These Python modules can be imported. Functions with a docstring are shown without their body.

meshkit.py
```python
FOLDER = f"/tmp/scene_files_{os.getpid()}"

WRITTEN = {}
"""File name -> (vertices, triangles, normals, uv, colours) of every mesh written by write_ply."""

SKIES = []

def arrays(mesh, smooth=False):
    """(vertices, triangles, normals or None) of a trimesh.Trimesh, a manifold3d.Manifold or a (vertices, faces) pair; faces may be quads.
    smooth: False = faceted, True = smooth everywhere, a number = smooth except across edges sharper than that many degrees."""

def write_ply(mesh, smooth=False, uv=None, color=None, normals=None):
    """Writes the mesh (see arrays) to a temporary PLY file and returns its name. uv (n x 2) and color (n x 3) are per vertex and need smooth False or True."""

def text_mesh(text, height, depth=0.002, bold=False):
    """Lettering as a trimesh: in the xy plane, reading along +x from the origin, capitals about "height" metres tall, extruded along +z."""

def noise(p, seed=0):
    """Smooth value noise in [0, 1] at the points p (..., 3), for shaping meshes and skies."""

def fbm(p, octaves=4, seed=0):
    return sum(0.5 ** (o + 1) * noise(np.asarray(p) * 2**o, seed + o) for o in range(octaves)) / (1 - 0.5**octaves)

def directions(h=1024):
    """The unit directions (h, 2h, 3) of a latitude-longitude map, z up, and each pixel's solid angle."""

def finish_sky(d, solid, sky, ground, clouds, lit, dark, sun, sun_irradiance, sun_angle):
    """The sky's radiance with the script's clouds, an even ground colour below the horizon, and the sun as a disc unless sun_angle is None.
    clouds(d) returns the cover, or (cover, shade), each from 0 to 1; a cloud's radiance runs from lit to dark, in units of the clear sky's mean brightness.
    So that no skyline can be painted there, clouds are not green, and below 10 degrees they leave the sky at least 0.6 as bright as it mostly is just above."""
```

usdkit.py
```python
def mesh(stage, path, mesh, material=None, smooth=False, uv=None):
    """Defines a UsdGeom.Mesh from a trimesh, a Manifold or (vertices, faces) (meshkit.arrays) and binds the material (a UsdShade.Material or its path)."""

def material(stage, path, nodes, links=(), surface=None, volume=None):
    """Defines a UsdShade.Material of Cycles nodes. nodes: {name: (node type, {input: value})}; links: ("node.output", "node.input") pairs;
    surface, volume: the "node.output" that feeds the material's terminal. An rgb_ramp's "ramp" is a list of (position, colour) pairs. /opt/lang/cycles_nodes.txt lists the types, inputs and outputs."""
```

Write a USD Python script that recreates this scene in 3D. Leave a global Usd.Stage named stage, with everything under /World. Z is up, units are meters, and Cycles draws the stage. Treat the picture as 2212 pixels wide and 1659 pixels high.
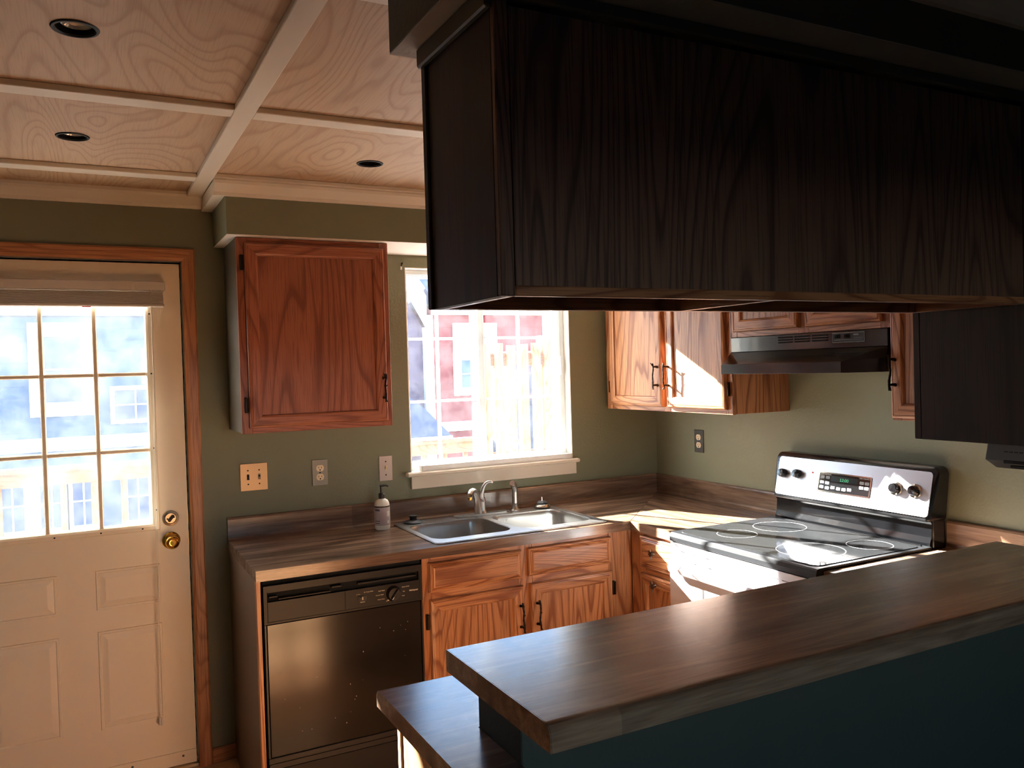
import math, random
import numpy as np, trimesh
from shapely.geometry import Polygon, Point, box as sbox
from pxr import Usd, UsdGeom, UsdLux, UsdShade, Gf, Sdf
import usdkit, meshkit

stage = Usd.Stage.CreateInMemory()
UsdGeom.SetStageUpAxis(stage, UsdGeom.Tokens.z)
UsdGeom.Xform.Define(stage, '/World')
UsdGeom.Scope.Define(stage, '/World/Looks')
rng = random.Random(7)

# ------------------------------------------------------------------ camera, sky, sun, exposure
EXPOSURE = 0.45
SUN = 26.0
SKY = 0.44
CAM = (-2.7397, -3.6155, 1.6007)
YAW, PITCH, ROLL, FPX = -27.3446, -1.1089, -1.6634, 1787.9
a_, b_, c_ = np.radians([YAW, PITCH, ROLL])
fw_ = np.array([-np.sin(a_) * np.cos(b_), np.cos(a_) * np.cos(b_), np.sin(b_)])
rt_ = np.array([np.cos(a_), np.sin(a_), 0]); up_ = np.cross(rt_, fw_)
rt2 = rt_ * np.cos(c_) + up_ * np.sin(c_); up2 = -rt_ * np.sin(c_) + up_ * np.cos(c_)
cam = UsdGeom.Camera.Define(stage, '/World/camera')
M = Gf.Matrix4d(*rt2, 0, *up2, 0, *(-fw_), 0, *CAM, 1)
cam.AddTransformOp().Set(M)
cam.CreateHorizontalApertureAttr(36.0); cam.CreateVerticalApertureAttr(27.0)
cam.CreateFocalLengthAttr(FPX * 36 / 2212)
cam.CreateClippingRangeAttr(Gf.Vec2f(0.05, 1000))
cam.CreateExposureAttr(EXPOSURE)

sun_v = np.array([1, -2.3, -1.22]); sun_v = sun_v / np.linalg.norm(sun_v)
sun = UsdLux.DistantLight.Define(stage, '/World/sun_light')
z_ = -sun_v; x_ = np.cross([0, 0, 1], z_); x_ /= np.linalg.norm(x_); y_ = np.cross(z_, x_)
sun.AddTransformOp().Set(Gf.Matrix4d(*x_, 0, *y_, 0, *z_, 0, 0, 0, 0, 1))
sun.CreateIntensityAttr(SUN); sun.CreateNormalizeAttr(True); sun.CreateAngleAttr(0.6); sun.CreateColorAttr(Gf.Vec3f(1.0, 0.96, 0.89))
dome = UsdLux.DomeLight.Define(stage, '/World/sky_light')
dome.CreateIntensityAttr(1.0)
sky = usdkit.material(stage, '/World/Looks/sky', {
    's': ('sky_texture', {'sky_type': 'multiple_scattering', 'sun_disc': False, 'sun_elevation': math.radians(26), 'sun_rotation': math.atan2(-sun_v[0], -sun_v[1]), 'aerosol_density': 0.5, 'air_density': 1.2, 'ozone_density': 2.0}),
    'tc': ('texture_coordinate', {}), 'n': ('noise_texture', {'scale': 3.0, 'detail': 6.0}), 'r': ('rgb_ramp', {'ramp': [(0.62, (0, 0, 0)), (0.85, (0.4, 0.4, 0.4))]}),
    'm': ('mix', {'color2': (1.6, 1.6, 1.65)}), 'b': ('background_shader', {'strength': SKY})},
    [('tc.generated', 'n.vector'), ('n.fac', 'r.fac'), ('r.color', 'm.fac'), ('s.color', 'm.color1'), ('m.color', 'b.color')], surface='b.background')
UsdShade.MaterialBindingAPI.Apply(dome.GetPrim()).Bind(sky)

# ------------------------------------------------------------------ materials
def lin(r, g=None, b=None):
    return tuple((x / 255 / 12.92) if x / 255 <= 0.04045 else ((x / 255 + 0.055) / 1.055) ** 2.4 for x in (r, g, b))
MATS = {}
def plain(name, rgb, rough=0.5, metal=0.0, bump=None, coat=0.0, spec=0.5, **kw):
    nodes = {'p': ('principled_bsdf', {'base_color': lin(*rgb), 'roughness': rough, 'metallic': metal, 'coat_weight': coat, 'specular_ior_level': spec, **kw})}
    links = []
    if bump:
        sc, st = bump
        nodes |= {'g': ('geometry', {}), 'n': ('noise_texture', {'scale': sc, 'detail': 3.0}), 'b': ('bump', {'strength': st, 'distance': 0.002})}
        links += [('g.position', 'n.vector'), ('n.fac', 'b.height'), ('b.normal', 'p.normal')]
    MATS[name] = usdkit.material(stage, '/World/Looks/' + name, nodes, links, surface='p.BSDF')
    return MATS[name]

AX = {'x': 0, 'y': 1, 'z': 2}
def wood(name, axis, light, dark, pore, rough=0.38, cross=3.6, along=0.5, rings=27.0, contrast=0.95, coat=0.06, tone=0.12, pores=0.55, warp=0.5):
    s1 = [cross] * 3; s1[AX[axis]] = along
    s2 = [260.0] * 3; s2[AX[axis]] = 7.0
    s3 = [1.7] * 3; s3[AX[axis]] = 0.5
    L, D, P = lin(*light), lin(*dark), lin(*pore)
    D = tuple(l + (d - l) * contrast for l, d in zip(L, D))
    mid = tuple(0.6 * l + 0.4 * d for l, d in zip(L, D))
    nodes = {
        'g': ('geometry', {}), 'oi': ('object_info', {}),
        'rv': ('vector_math', {'math_type': 'scale', 'vector1': (37.0, 53.0, 71.0)}),
        'add': ('vector_math', {'math_type': 'add'}),
        'm1': ('mapping', {'scale': s1}), 'm2': ('mapping', {'scale': s2}), 'm3': ('mapping', {'scale': s3}),
        'n1': ('noise_texture', {'scale': 1.0, 'detail': 1.5, 'roughness': 0.45, 'distortion': warp}),
        'n2': ('noise_texture', {'scale': 1.0, 'detail': 2.0}), 'n3': ('noise_texture', {'scale': 1.0, 'detail': 2.0}),
        'mul': ('math', {'math_type': 'multiply', 'value2': rings}), 'fr': ('math', {'math_type': 'fraction'}),
        'r1': ('rgb_ramp', {'ramp': [(0.0, D), (0.09, D), (0.2, mid), (0.38, L), (0.86, L), (0.95, mid), (1.0, D)]}),
        'r2': ('rgb_ramp', {'ramp': [(0.36, (1, 1, 1)), (0.50, (0, 0, 0))]}),
        'r3': ('rgb_ramp', {'ramp': [(0.3, (1 - tone,) * 3), (0.7, (1 + tone,) * 3)]}),
        'mp': ('mix', {'color2': P}), 'ml': ('mix', {'mix_type': 'multiply', 'fac': 1.0}), 'pf': ('math', {'math_type': 'multiply', 'value2': pores}),
        'b': ('bump', {'strength': 0.12, 'distance': 0.001}),
        'p': ('principled_bsdf', {'roughness': rough, 'coat_weight': coat, 'coat_roughness': 0.18})}
    links = [('oi.random', 'rv.scale'), ('g.position', 'add.vector1'), ('rv.vector', 'add.vector2'),
             ('add.vector', 'm1.vector'), ('add.vector', 'm2.vector'), ('add.vector', 'm3.vector'),
             ('m1.vector', 'n1.vector'), ('m2.vector', 'n2.vector'), ('m3.vector', 'n3.vector'),
             ('n1.fac', 'mul.value1'), ('mul.value', 'fr.value1'), ('fr.value', 'r1.fac'),
             ('n2.fac', 'r2.fac'), ('n3.fac', 'r3.fac'), ('r2.color', 'pf.value1'), ('pf.value', 'mp.fac'), ('r1.color', 'mp.color1'),
             ('mp.color', 'ml.color1'), ('r3.color', 'ml.color2'), ('ml.color', 'p.base_color'),
             ('n2.fac', 'b.height'), ('b.normal', 'p.normal')]
    MATS[name] = usdkit.material(stage, '/World/Looks/' + name, nodes, links, surface='p.BSDF')
    return MATS[name]

def laminate(name, axis):
    """Wood-print laminate worktop of long staves running along the axis."""
    rot = (0, 0, 0) if axis == 'x' else (0, 0, math.pi / 2)
    nodes = {
        'g': ('geometry', {}), 'm0': ('mapping', {'rotation': rot}),
        'm1': ('mapping', {'scale': (2.2, 26.0, 26.0)}), 'm2': ('mapping', {'scale': (9.0, 190.0, 190.0)}), 'm3': ('mapping', {'scale': (1.3, 7.0, 7.0)}),
        'bk': ('brick_texture', {'scale': 1.0, 'brick_width': 0.85, 'row_height': 0.062, 'mortar_size': 0.0, 'color1': (0, 0, 0), 'color2': (1, 1, 1), 'mortar': (0.5, 0.5, 0.5), 'offset': 0.37}),
        'n1': ('noise_texture', {'scale': 1.0, 'detail': 4.0, 'roughness': 0.6, 'distortion': 0.6}), 'n2': ('noise_texture', {'scale': 1.0, 'detail': 2.0}), 'n3': ('noise_texture', {'scale': 1.0, 'detail': 3.0, 'distortion': 0.8}),
        'r1': ('rgb_ramp', {'ramp': [(0.25, lin(70, 51, 41)), (0.42, lin(113, 89, 72)), (0.6, lin(142, 117, 97)), (0.78, lin(166, 141, 119))]}),
        'rb': ('rgb_ramp', {'ramp': [(0.0, (0.72, 0.70, 0.68)), (1.0, (1.18, 1.15, 1.12))]}),
        'r3': ('rgb_ramp', {'ramp': [(0.33, (0.42, 0.36, 0.34)), (0.47, (1, 1, 1))]}),
        'r2': ('rgb_ramp', {'ramp': [(0.3, (0.82, 0.8, 0.78)), (0.6, (1.05, 1.05, 1.05))]}),
        'x1': ('mix', {'mix_type': 'multiply', 'fac': 1.0}), 'x2': ('mix', {'mix_type': 'multiply', 'fac': 0.8}), 'x3': ('mix', {'mix_type': 'multiply', 'fac': 1.0}),
        'p': ('principled_bsdf', {'roughness': 0.21, 'specular_ior_level': 0.7})}
    links = [('g.position', 'm0.vector'), ('m0.vector', 'bk.vector'), ('m0.vector', 'm1.vector'), ('m0.vector', 'm2.vector'), ('m0.vector', 'm3.vector'),
             ('m1.vector', 'n1.vector'), ('m2.vector', 'n2.vector'), ('m3.vector', 'n3.vector'), ('n1.fac', 'r1.fac'), ('n2.fac', 'r2.fac'), ('n3.fac', 'r3.fac'), ('bk.color', 'rb.fac'),
             ('r1.color', 'x1.color1'), ('rb.color', 'x1.color2'), ('x1.color', 'x2.color1'), ('r3.color', 'x2.color2'), ('x2.color', 'x3.color1'), ('r2.color', 'x3.color2'), ('x3.color', 'p.base_color')]
    MATS[name] = usdkit.material(stage, '/World/Looks/' + name, nodes, links, surface='p.BSDF')

def pane_mat(name, dirt, tint=(1, 1, 1), scale=9.0):
    """Window glass: clear, reflecting by fresnel, with a film of dust that scatters a little light."""
    nodes = {'t': ('transparent_bsdf', {'color': tint}), 'gl': ('glossy_bsdf', {'color': (1, 1, 1), 'roughness': 0.02}), 'f': ('fresnel', {'IOR': 1.45}),
             'd': ('translucent_bsdf', {'color': (0.9, 0.92, 0.95)}), 'g': ('geometry', {}), 'n': ('noise_texture', {'scale': scale, 'detail': 5.0, 'roughness': 0.65}),
             'r': ('map_range', {'from_min': 0.3, 'from_max': 0.75, 'to_min': dirt * 0.3, 'to_max': dirt * 1.7}),
             'm1': ('mix_closure', {}), 'm2': ('mix_closure', {})}
    links = [('f.fac', 'm1.fac'), ('t.BSDF', 'm1.closure1'), ('gl.BSDF', 'm1.closure2'), ('g.position', 'n.vector'), ('n.fac', 'r.value'), ('r.result', 'm2.fac'),
             ('m1.closure', 'm2.closure1'), ('d.BSDF', 'm2.closure2')]
    MATS[name] = usdkit.material(stage, '/World/Looks/' + name, nodes, links, surface='m2.closure')

OAKL, OAKD, OAKP = (184, 128, 86), (132, 78, 46), (110, 62, 36)
for ax in 'xyz':
    wood('oak_' + ax, ax, OAKL, OAKD, OAKP)
    wood('oak_red_' + ax, ax, (164, 98, 70), (128, 70, 48), (108, 56, 38))
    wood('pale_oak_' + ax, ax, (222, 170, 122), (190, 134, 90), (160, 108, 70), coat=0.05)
    wood('trim_oak_' + ax, ax, (190, 128, 84), (150, 92, 56), (120, 72, 42), contrast=0.7, coat=0.1, rough=0.45)
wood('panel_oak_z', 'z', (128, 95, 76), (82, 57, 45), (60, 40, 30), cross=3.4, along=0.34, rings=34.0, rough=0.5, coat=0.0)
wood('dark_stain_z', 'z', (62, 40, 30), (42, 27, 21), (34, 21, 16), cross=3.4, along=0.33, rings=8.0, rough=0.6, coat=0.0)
wood('ceiling_ply', 'y', (192, 160, 128), (158, 120, 88), (144, 106, 78), cross=3.4, along=0.7, rings=24.0, contrast=0.5, rough=0.55, coat=0.0, tone=0.08, pores=0.22, warp=0.5)
wood('floor_wood', 'x', (206, 164, 120), (170, 124, 84), (140, 98, 64), rough=0.35)
wood('cedar_x', 'x', (140, 92, 66), (112, 70, 48), (100, 62, 42), rough=0.7, coat=0.0)
wood('cedar_z', 'z', (172, 128, 96), (140, 98, 68), (126, 88, 60), rough=0.7, coat=0.0)
wood('cedar_dark_z', 'z', (140, 92, 66), (112, 70, 48), (100, 62, 42), rough=0.7, coat=0.0)
laminate('laminate_x', 'x'); laminate('laminate_y', 'y')
plain('wall_olive', (123, 124, 99), 0.6, bump=(95.0, 0.45))
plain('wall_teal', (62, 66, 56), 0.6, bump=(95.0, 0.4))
plain('wall_dark', (84, 82, 68), 0.65, bump=(80.0, 0.7))
plain('plaster', (176, 168, 154), 0.7, bump=(70.0, 0.9))
plain('side_paint', (82, 74, 60), 0.5)
plain('side_brown', (92, 72, 54), 0.5)
plain('white_paint', (226, 216, 202), 0.5)
plain('trim_white', (222, 210, 192), 0.45)
plain('door_white', (240, 222, 194), 0.42, bump=(160.0, 0.05))
plain('vinyl_white', (238, 242, 242), 0.35)
plain('blind_white', (214, 204, 194), 0.5)
plain('black_plastic', (20, 19, 19), 0.42)
plain('black_gloss', (10, 11, 13), 0.12, coat=0.6)
plain('apron_black', (30, 33, 36), 0.35)
plain('steel_front', (232, 233, 236), 0.42, metal=0.45)
plain('black_enamel', (12, 13, 15), 0.22, coat=0.5)
plain('dishwasher_panel', (34, 31, 29), 0.42, spec=0.25)
plain('dishwasher_door', (15, 14, 13), 0.15, bump=(14.0, 0.03), coat=0.0)
plain('rubber_black', (14, 14, 15), 0.6)
plain('void_black', (4, 4, 4), 0.9)
plain('bronze', (44, 34, 28), 0.42, metal=0.85)
plain('brass', (226, 184, 96), 0.12, metal=1.0)
plain('nickel', (200, 178, 150), 0.28, metal=1.0)
plain('chrome', (214, 214, 214), 0.10, metal=1.0)
plain('steel', (200, 200, 198), 0.30, metal=1.0, bump=(400.0, 0.02))
plain('steel_panel', (208, 208, 212), 0.34, metal=1.0)
plain('plate_beige', (214, 176, 130), 0.35, metal=0.25)
plain('plate_grey', (150, 146, 134), 0.4, metal=0.3)
plain('plate_pink', (206, 190, 182), 0.45)
plain('plate_dark', (58, 56, 50), 0.45)
plain('almond', (236, 216, 182), 0.4)
plain('slot_dark', (26, 22, 20), 0.6)
plain('print_white', (220, 214, 200), 0.6)
plain('print_grey', (150, 150, 150), 0.6)
plain('soap_white', (224, 220, 206), 0.3, subsurface_weight=0.2)
plain('soap_label', (178, 162, 160), 0.5)
plain('soap_band', (70, 50, 30), 0.5)
plain('label_dark', (78, 70, 92), 0.5)
plain('appliance_grey', (120, 114, 108), 0.5)
plain('knob_pewter', (96, 92, 88), 0.35, metal=0.9)
plain('house_red', (140, 40, 36), 0.7)
plain('house_purple', (74, 52, 74), 0.7)
plain('house_blue', (74, 104, 134), 0.7)
plain('house_trim', (240, 242, 244), 0.6)
plain('shed_grey', (60, 70, 84), 0.8)
plain('roof_slate', (62, 78, 112), 0.8)
plain('house_glass', (70, 96, 130), 0.15)
plain('lawn', (110, 118, 92), 0.9)
plain('deck_grey', (176, 150, 122), 0.8)
plain('red_plastic', (210, 40, 34), 0.4)
plain('lamp_glass', (210, 206, 198), 0.12, metal=0.6)
MATS['frame_vinyl'] = usdkit.material(stage, '/World/Looks/frame_vinyl', {'d': ('diffuse_bsdf', {'color': lin(236, 240, 240)}), 't': ('translucent_bsdf', {'color': lin(232, 240, 242)}), 'm': ('mix_closure', {'fac': 0.14})}, [('d.BSDF', 'm.closure1'), ('t.BSDF', 'm.closure2')], surface='m.closure')
MATS['thin_vinyl'] = usdkit.material(stage, '/World/Looks/thin_vinyl', {'d': ('diffuse_bsdf', {'color': lin(236, 240, 240)}), 't': ('translucent_bsdf', {'color': lin(232, 240, 242)}), 'm': ('mix_closure', {'fac': 0.3})}, [('d.BSDF', 'm.closure1'), ('t.BSDF', 'm.closure2')], surface='m.closure')
pane_mat('pane_window', 0.006); pane_mat('pane_door', 0.012, (0.74, 0.76, 0.78), scale=5.0)
MATS['display'] = usdkit.material(stage, '/World/Looks/display', {'p': ('principled_bsdf', {'base_color': (0.002, 0.01, 0.005), 'roughness': 0.2})}, [], surface='p.BSDF')
MATS['glow_green'] = usdkit.material(stage, '/World/Looks/glow_green', {'p': ('principled_bsdf', {'base_color': (0.02, 0.2, 0.08), 'emission_color': (0.1, 1.0, 0.4), 'emission_strength': 0.25})}, [], surface='p.BSDF')
MATS['cooktop'] = usdkit.material(stage, '/World/Looks/cooktop', {
    'g': ('geometry', {}), 'v': ('noise_texture', {'scale': 800.0, 'detail': 1.0}), 'r': ('rgb_ramp', {'ramp': [(0.60, (0.006, 0.007, 0.008)), (0.70, (0.24, 0.25, 0.26))]}),
    'p': ('principled_bsdf', {'roughness': 0.05})}, [('g.position', 'v.vector'), ('v.fac', 'r.fac'), ('r.color', 'p.base_color')], surface='p.BSDF')

# ------------------------------------------------------------------ mesh helpers
def fix(m):
    m = trimesh.Trimesh(np.asarray(m.vertices), np.asarray(m.faces), process=False)
    if m.volume < 0: m.invert()
    return m
_cb = None
def box(x0, x1, y0, y1, z0, z1, b=0.0015):
    global _cb
    x0, x1 = sorted((x0, x1)); y0, y1 = sorted((y0, y1)); z0, z1 = sorted((z0, z1))
    b = min(b, (x1 - x0) * .3, (y1 - y0) * .3, (z1 - z0) * .3)
    lo, hi = np.array([x0, y0, z0]), np.array([x1, y1, z1])
    sg = np.array([[i, j, k] for i in (0, 1) for j in (0, 1) for k in (0, 1)])
    def pts(lo, hi, b):
        out = []
        for s in sg:
            for ax in range(3):
                p = np.where(s == 1, hi - b, lo + b).astype(float)
                p[ax] = hi[ax] if s[ax] else lo[ax]
                out.append(p)
        return np.array(out)
    if _cb is None:
        v = pts(np.zeros(3), np.ones(3), 0.2)
        h = trimesh.Trimesh(v, _hull_faces(v), process=False)
        _cb = np.array(h.faces) if h.volume > 0 else np.array(h.faces)[:, ::-1]
    return trimesh.Trimesh(pts(lo, hi, b), _cb, process=False)
def _hull_faces(v):
    from scipy.spatial import ConvexHull
    h = ConvexHull(v); c = v.mean(0); f = h.simplices.copy()
    for i, t in enumerate(f):
        n = np.cross(v[t[1]] - v[t[0]], v[t[2]] - v[t[0]])
        if n @ (v[t[0]] - c) < 0: f[i] = t[::-1]
    return f
def hull(pts):
    pts = np.asarray(pts, float); f = _hull_faces(pts)
    m = trimesh.Trimesh(pts, f, process=False); m.remove_unreferenced_vertices(); return m
def join(*ms):
    return trimesh.util.concatenate([m for m in ms if m is not None])
def prism(poly, axis, a0, a1):
    """Extrudes a polygon along an axis; poly coordinates: x -> (y, z), y -> (x, z), z -> (x, y)."""
    p = poly if hasattr(poly, 'exterior') else Polygon(poly)
    m = trimesh.creation.extrude_polygon(p, abs(a1 - a0), engine='earcut')
    v = np.array(m.vertices); lo = min(a0, a1)
    if axis == 'z': v = np.c_[v[:, 0], v[:, 1], v[:, 2] + lo]
    elif axis == 'y': v = np.c_[v[:, 0], v[:, 2] + lo, v[:, 1]]
    else: v = np.c_[v[:, 2] + lo, v[:, 0], v[:, 1]]
    return fix(trimesh.Trimesh(v, m.faces, process=False))
def rrect(x0, x1, y0, y1, r, n=6):
    return sbox(x0 + r, y0 + r, x1 - r, y1 - r).buffer(r, quad_segs=n)
def tube(points, radii, sides=10, closed=False):
    p = np.asarray(points, float); n = len(p)
    rad = np.broadcast_to(np.asarray(radii, float), (n,))
    t = np.gradient(p, axis=0); t /= np.linalg.norm(t, axis=1, keepdims=True) + 1e-12
    ref = np.array([0, 0, 1.0]) if abs(t[0][2]) < 0.9 else np.array([1.0, 0, 0])
    a = np.cross(t[0], ref); a /= np.linalg.norm(a); rings = []
    for i in range(n):
        a = a - t[i] * (a @ t[i]); a /= np.linalg.norm(a) + 1e-12
        b = np.cross(t[i], a); th = np.arange(sides) * 2 * np.pi / sides
        rings.append(p[i] + rad[i] * (np.cos(th)[:, None] * a + np.sin(th)[:, None] * b))
    v = np.vstack(rings + [p[:1], p[-1:]]); f = []
    for i in range(n - 1):
        for j in range(sides):
            k = (j + 1) % sides; q = [i * sides + j, i * sides + k, (i + 1) * sides + k, (i + 1) * sides + j]
            f += [[q[0], q[1], q[2]], [q[0], q[2], q[3]]]
    c0, c1 = n * sides, n * sides + 1
    for j in range(sides):
        k = (j + 1) % sides
        f += [[c0, k, j], [c1, (n - 1) * sides + j, (n - 1) * sides + k]]
    return fix(trimesh.Trimesh(v, f, process=False))
def spline(pts, n=24):
    from scipy.interpolate import CubicSpline
    pts = np.asarray(pts, float); s = np.r_[0, np.cumsum(np.linalg.norm(np.diff(pts, axis=0), axis=1))]
    return CubicSpline(s, pts)(np.linspace(0, s[-1], n))
def lathe(profile, c=(0, 0, 0), axis='z', n=32):
    """profile: (r, h) pairs; revolved about the axis through c, h along the axis (a letter, with '-' reversed)."""
    pr = np.asarray(profile, float); th = np.arange(n) * 2 * np.pi / n; k = len(pr)
    v = np.array([[r * np.cos(t), r * np.sin(t), h] for r, h in pr for t in th]); f = []
    for i in range(k - 1):
        for j in range(n):
            q = [i * n + j, i * n + (j + 1) % n, (i + 1) * n + (j + 1) % n, (i + 1) * n + j]
            f += [[q[0], q[1], q[2]], [q[0], q[2], q[3]]]
    s = -1 if axis.startswith('-') else 1; axis = axis[-1]
    if axis == 'z': w = np.c_[v[:, 0], v[:, 1] * s, v[:, 2] * s]
    elif axis == 'y': w = np.c_[v[:, 0], v[:, 2] * s, -v[:, 1] * s]
    else: w = np.c_[v[:, 2] * s, v[:, 1], -v[:, 0] * s]
    m = trimesh.Trimesh(w + np.array(c), f, process=False)
    return m
class Face:
    """A plane of the room with local u (to the right seen from the front), v (up) and w (out)."""
    def __init__(s, d, w0): s.d, s.w0 = d, w0
    def pt(s, P):
        P = np.atleast_2d(np.asarray(P, float)); u, v, w = P[:, 0], P[:, 1], P[:, 2]
        if s.d == 'S': return np.c_[u, s.w0 - w, v]
        if s.d == 'W': return np.c_[s.w0 - w, -u, v]
        if s.d == 'N': return np.c_[-u, s.w0 + w, v]
        return np.c_[s.w0 + w, u, v]
    def mesh(s, m): return fix(trimesh.Trimesh(s.pt(m.vertices), m.faces, process=False))
    def box(s, u0, u1, v0, v1, a, b, bev=0.0015): return s.mesh(box(u0, u1, v0, v1, a, b, bev))
    def ax(s): return 'x' if s.d in 'SN' else 'y'
def mitre(F, u0, u1, v0, v1, profile):
    """Four mitred mouldings (bottom, right, top, left) with the profile (distance in from the outer edge, height)."""
    pr = np.asarray(profile, float); k = len(pr); out = []
    def P(corner, d):
        return {'bl': (u0 + d, v0 + d), 'br': (u1 - d, v0 + d), 'tr': (u1 - d, v1 - d), 'tl': (u0 + d, v1 - d)}[corner]
    for a, b in (('bl', 'br'), ('br', 'tr'), ('tr', 'tl'), ('tl', 'bl')):
        v = [(*P(a, d), w) for d, w in pr] + [(*P(b, d), w) for d, w in pr]; f = []
        for i in range(k):
            j = (i + 1) % k; f += [[i, j, k + j], [i, k + j, k + i]]
        tv, tri = trimesh.creation.triangulate_polygon(Polygon(pr), engine='earcut')
        near = np.array([int(np.argmin(np.abs(pr - q).sum(1))) for q in np.asarray(tv)[:, :2]])
        tri = [t for t in near[np.asarray(tri)] if len(set(t)) == 3]
        f += [[t[0], t[1], t[2]] for t in tri] + [[k + t[2], k + t[1], k + t[0]] for t in tri]
        m = trimesh.Trimesh(F.pt(v), f, process=False)
        trimesh.repair.fix_normals(m, multibody=False)
        if m.volume < 0: m.invert()
        out.append(m)
    return out
def text(F, s, u, v, h, w, depth=0.0004, bold=False, center=False):
    m = meshkit.text_mesh(s, h, depth, bold); V = np.array(m.vertices)
    if center: V[:, 0] -= V[:, 0].max() / 2
    V += np.array([u, v, w]); return F.mesh(trimesh.Trimesh(V, m.faces, process=False))

# ------------------------------------------------------------------ scene tree helpers
used = {}
def fresh(parent, name):
    k = (parent, name); used[k] = used.get(k, 0) + 1
    return name if used[k] == 1 else f'{name}_{used[k] - 1:03d}'
BASE = {}
def tag(p, label=None, cat=None, group=None, kind=None):
    for k, v in (('label', label), ('category', cat), ('group', group), ('kind', kind)):
        if v: p.SetCustomDataByKey(k, v)
    return p
def thing(name, label=None, cat=None, at=(0, 0, 0), group=None, kind=None):
    path = '/World/' + fresh('/World', name)
    x = UsdGeom.Xform.Define(stage, path); x.AddTranslateOp().Set(Gf.Vec3d(*at)); BASE[path] = np.array(at, float)
    return tag(x.GetPrim(), label, cat, group, kind)
def part(parent, name, mesh, mat, smooth=False, label=None, kind=None):
    pp = '/World' if parent is None else str(parent.GetPath())
    path = pp + '/' + fresh(pp, name)
    root = '/'.join(path.split('/')[:3]); off = BASE.get(root, np.zeros(3))
    if isinstance(mesh, (list, tuple)): mesh = join(*mesh)
    m = trimesh.Trimesh(np.asarray(mesh.vertices) - off, mesh.faces, process=False)
    p = usdkit.mesh(stage, path, m, MATS[mat] if isinstance(mat, str) else mat, smooth=smooth).GetPrim()
    return tag(p, label, None, None, kind)
def solo(name, mesh, mat, label, cat=None, group=None, kind=None, smooth=False):
    p = part(None, name, mesh, mat, smooth); return tag(p, label, cat, group, kind)

# ------------------------------------------------------------------ the room shell
CZ = 2.350
X0, Y0 = -4.7, -6.6
fl = thing('floor', 'medium brown wood plank floor of the kitchen and dining room', None, (0, 0, 0), kind='structure')
part(fl, 'subfloor', box(X0, 0.14, Y0, 0.14, -0.12, -0.012), 'floor_wood')
y = 0.0; row = 0
while y > Y0 + 0.01:
    y1 = max(y - 0.13, Y0); x = X0 - 0.25 * (row % 4); far = y < -2.7
    while x < 0:
        xa, xb = max(x, X0), min(x + 1.25, 0.0)
        if xb - xa > 0.02 : part(fl, 'plank', box(xa + .0008, xb - .0008, y1 + .0008, y - .0008, -0.012, 0.0, .001), 'floor_wood')
        x += 1.25
    y = y1; row += 1

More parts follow.
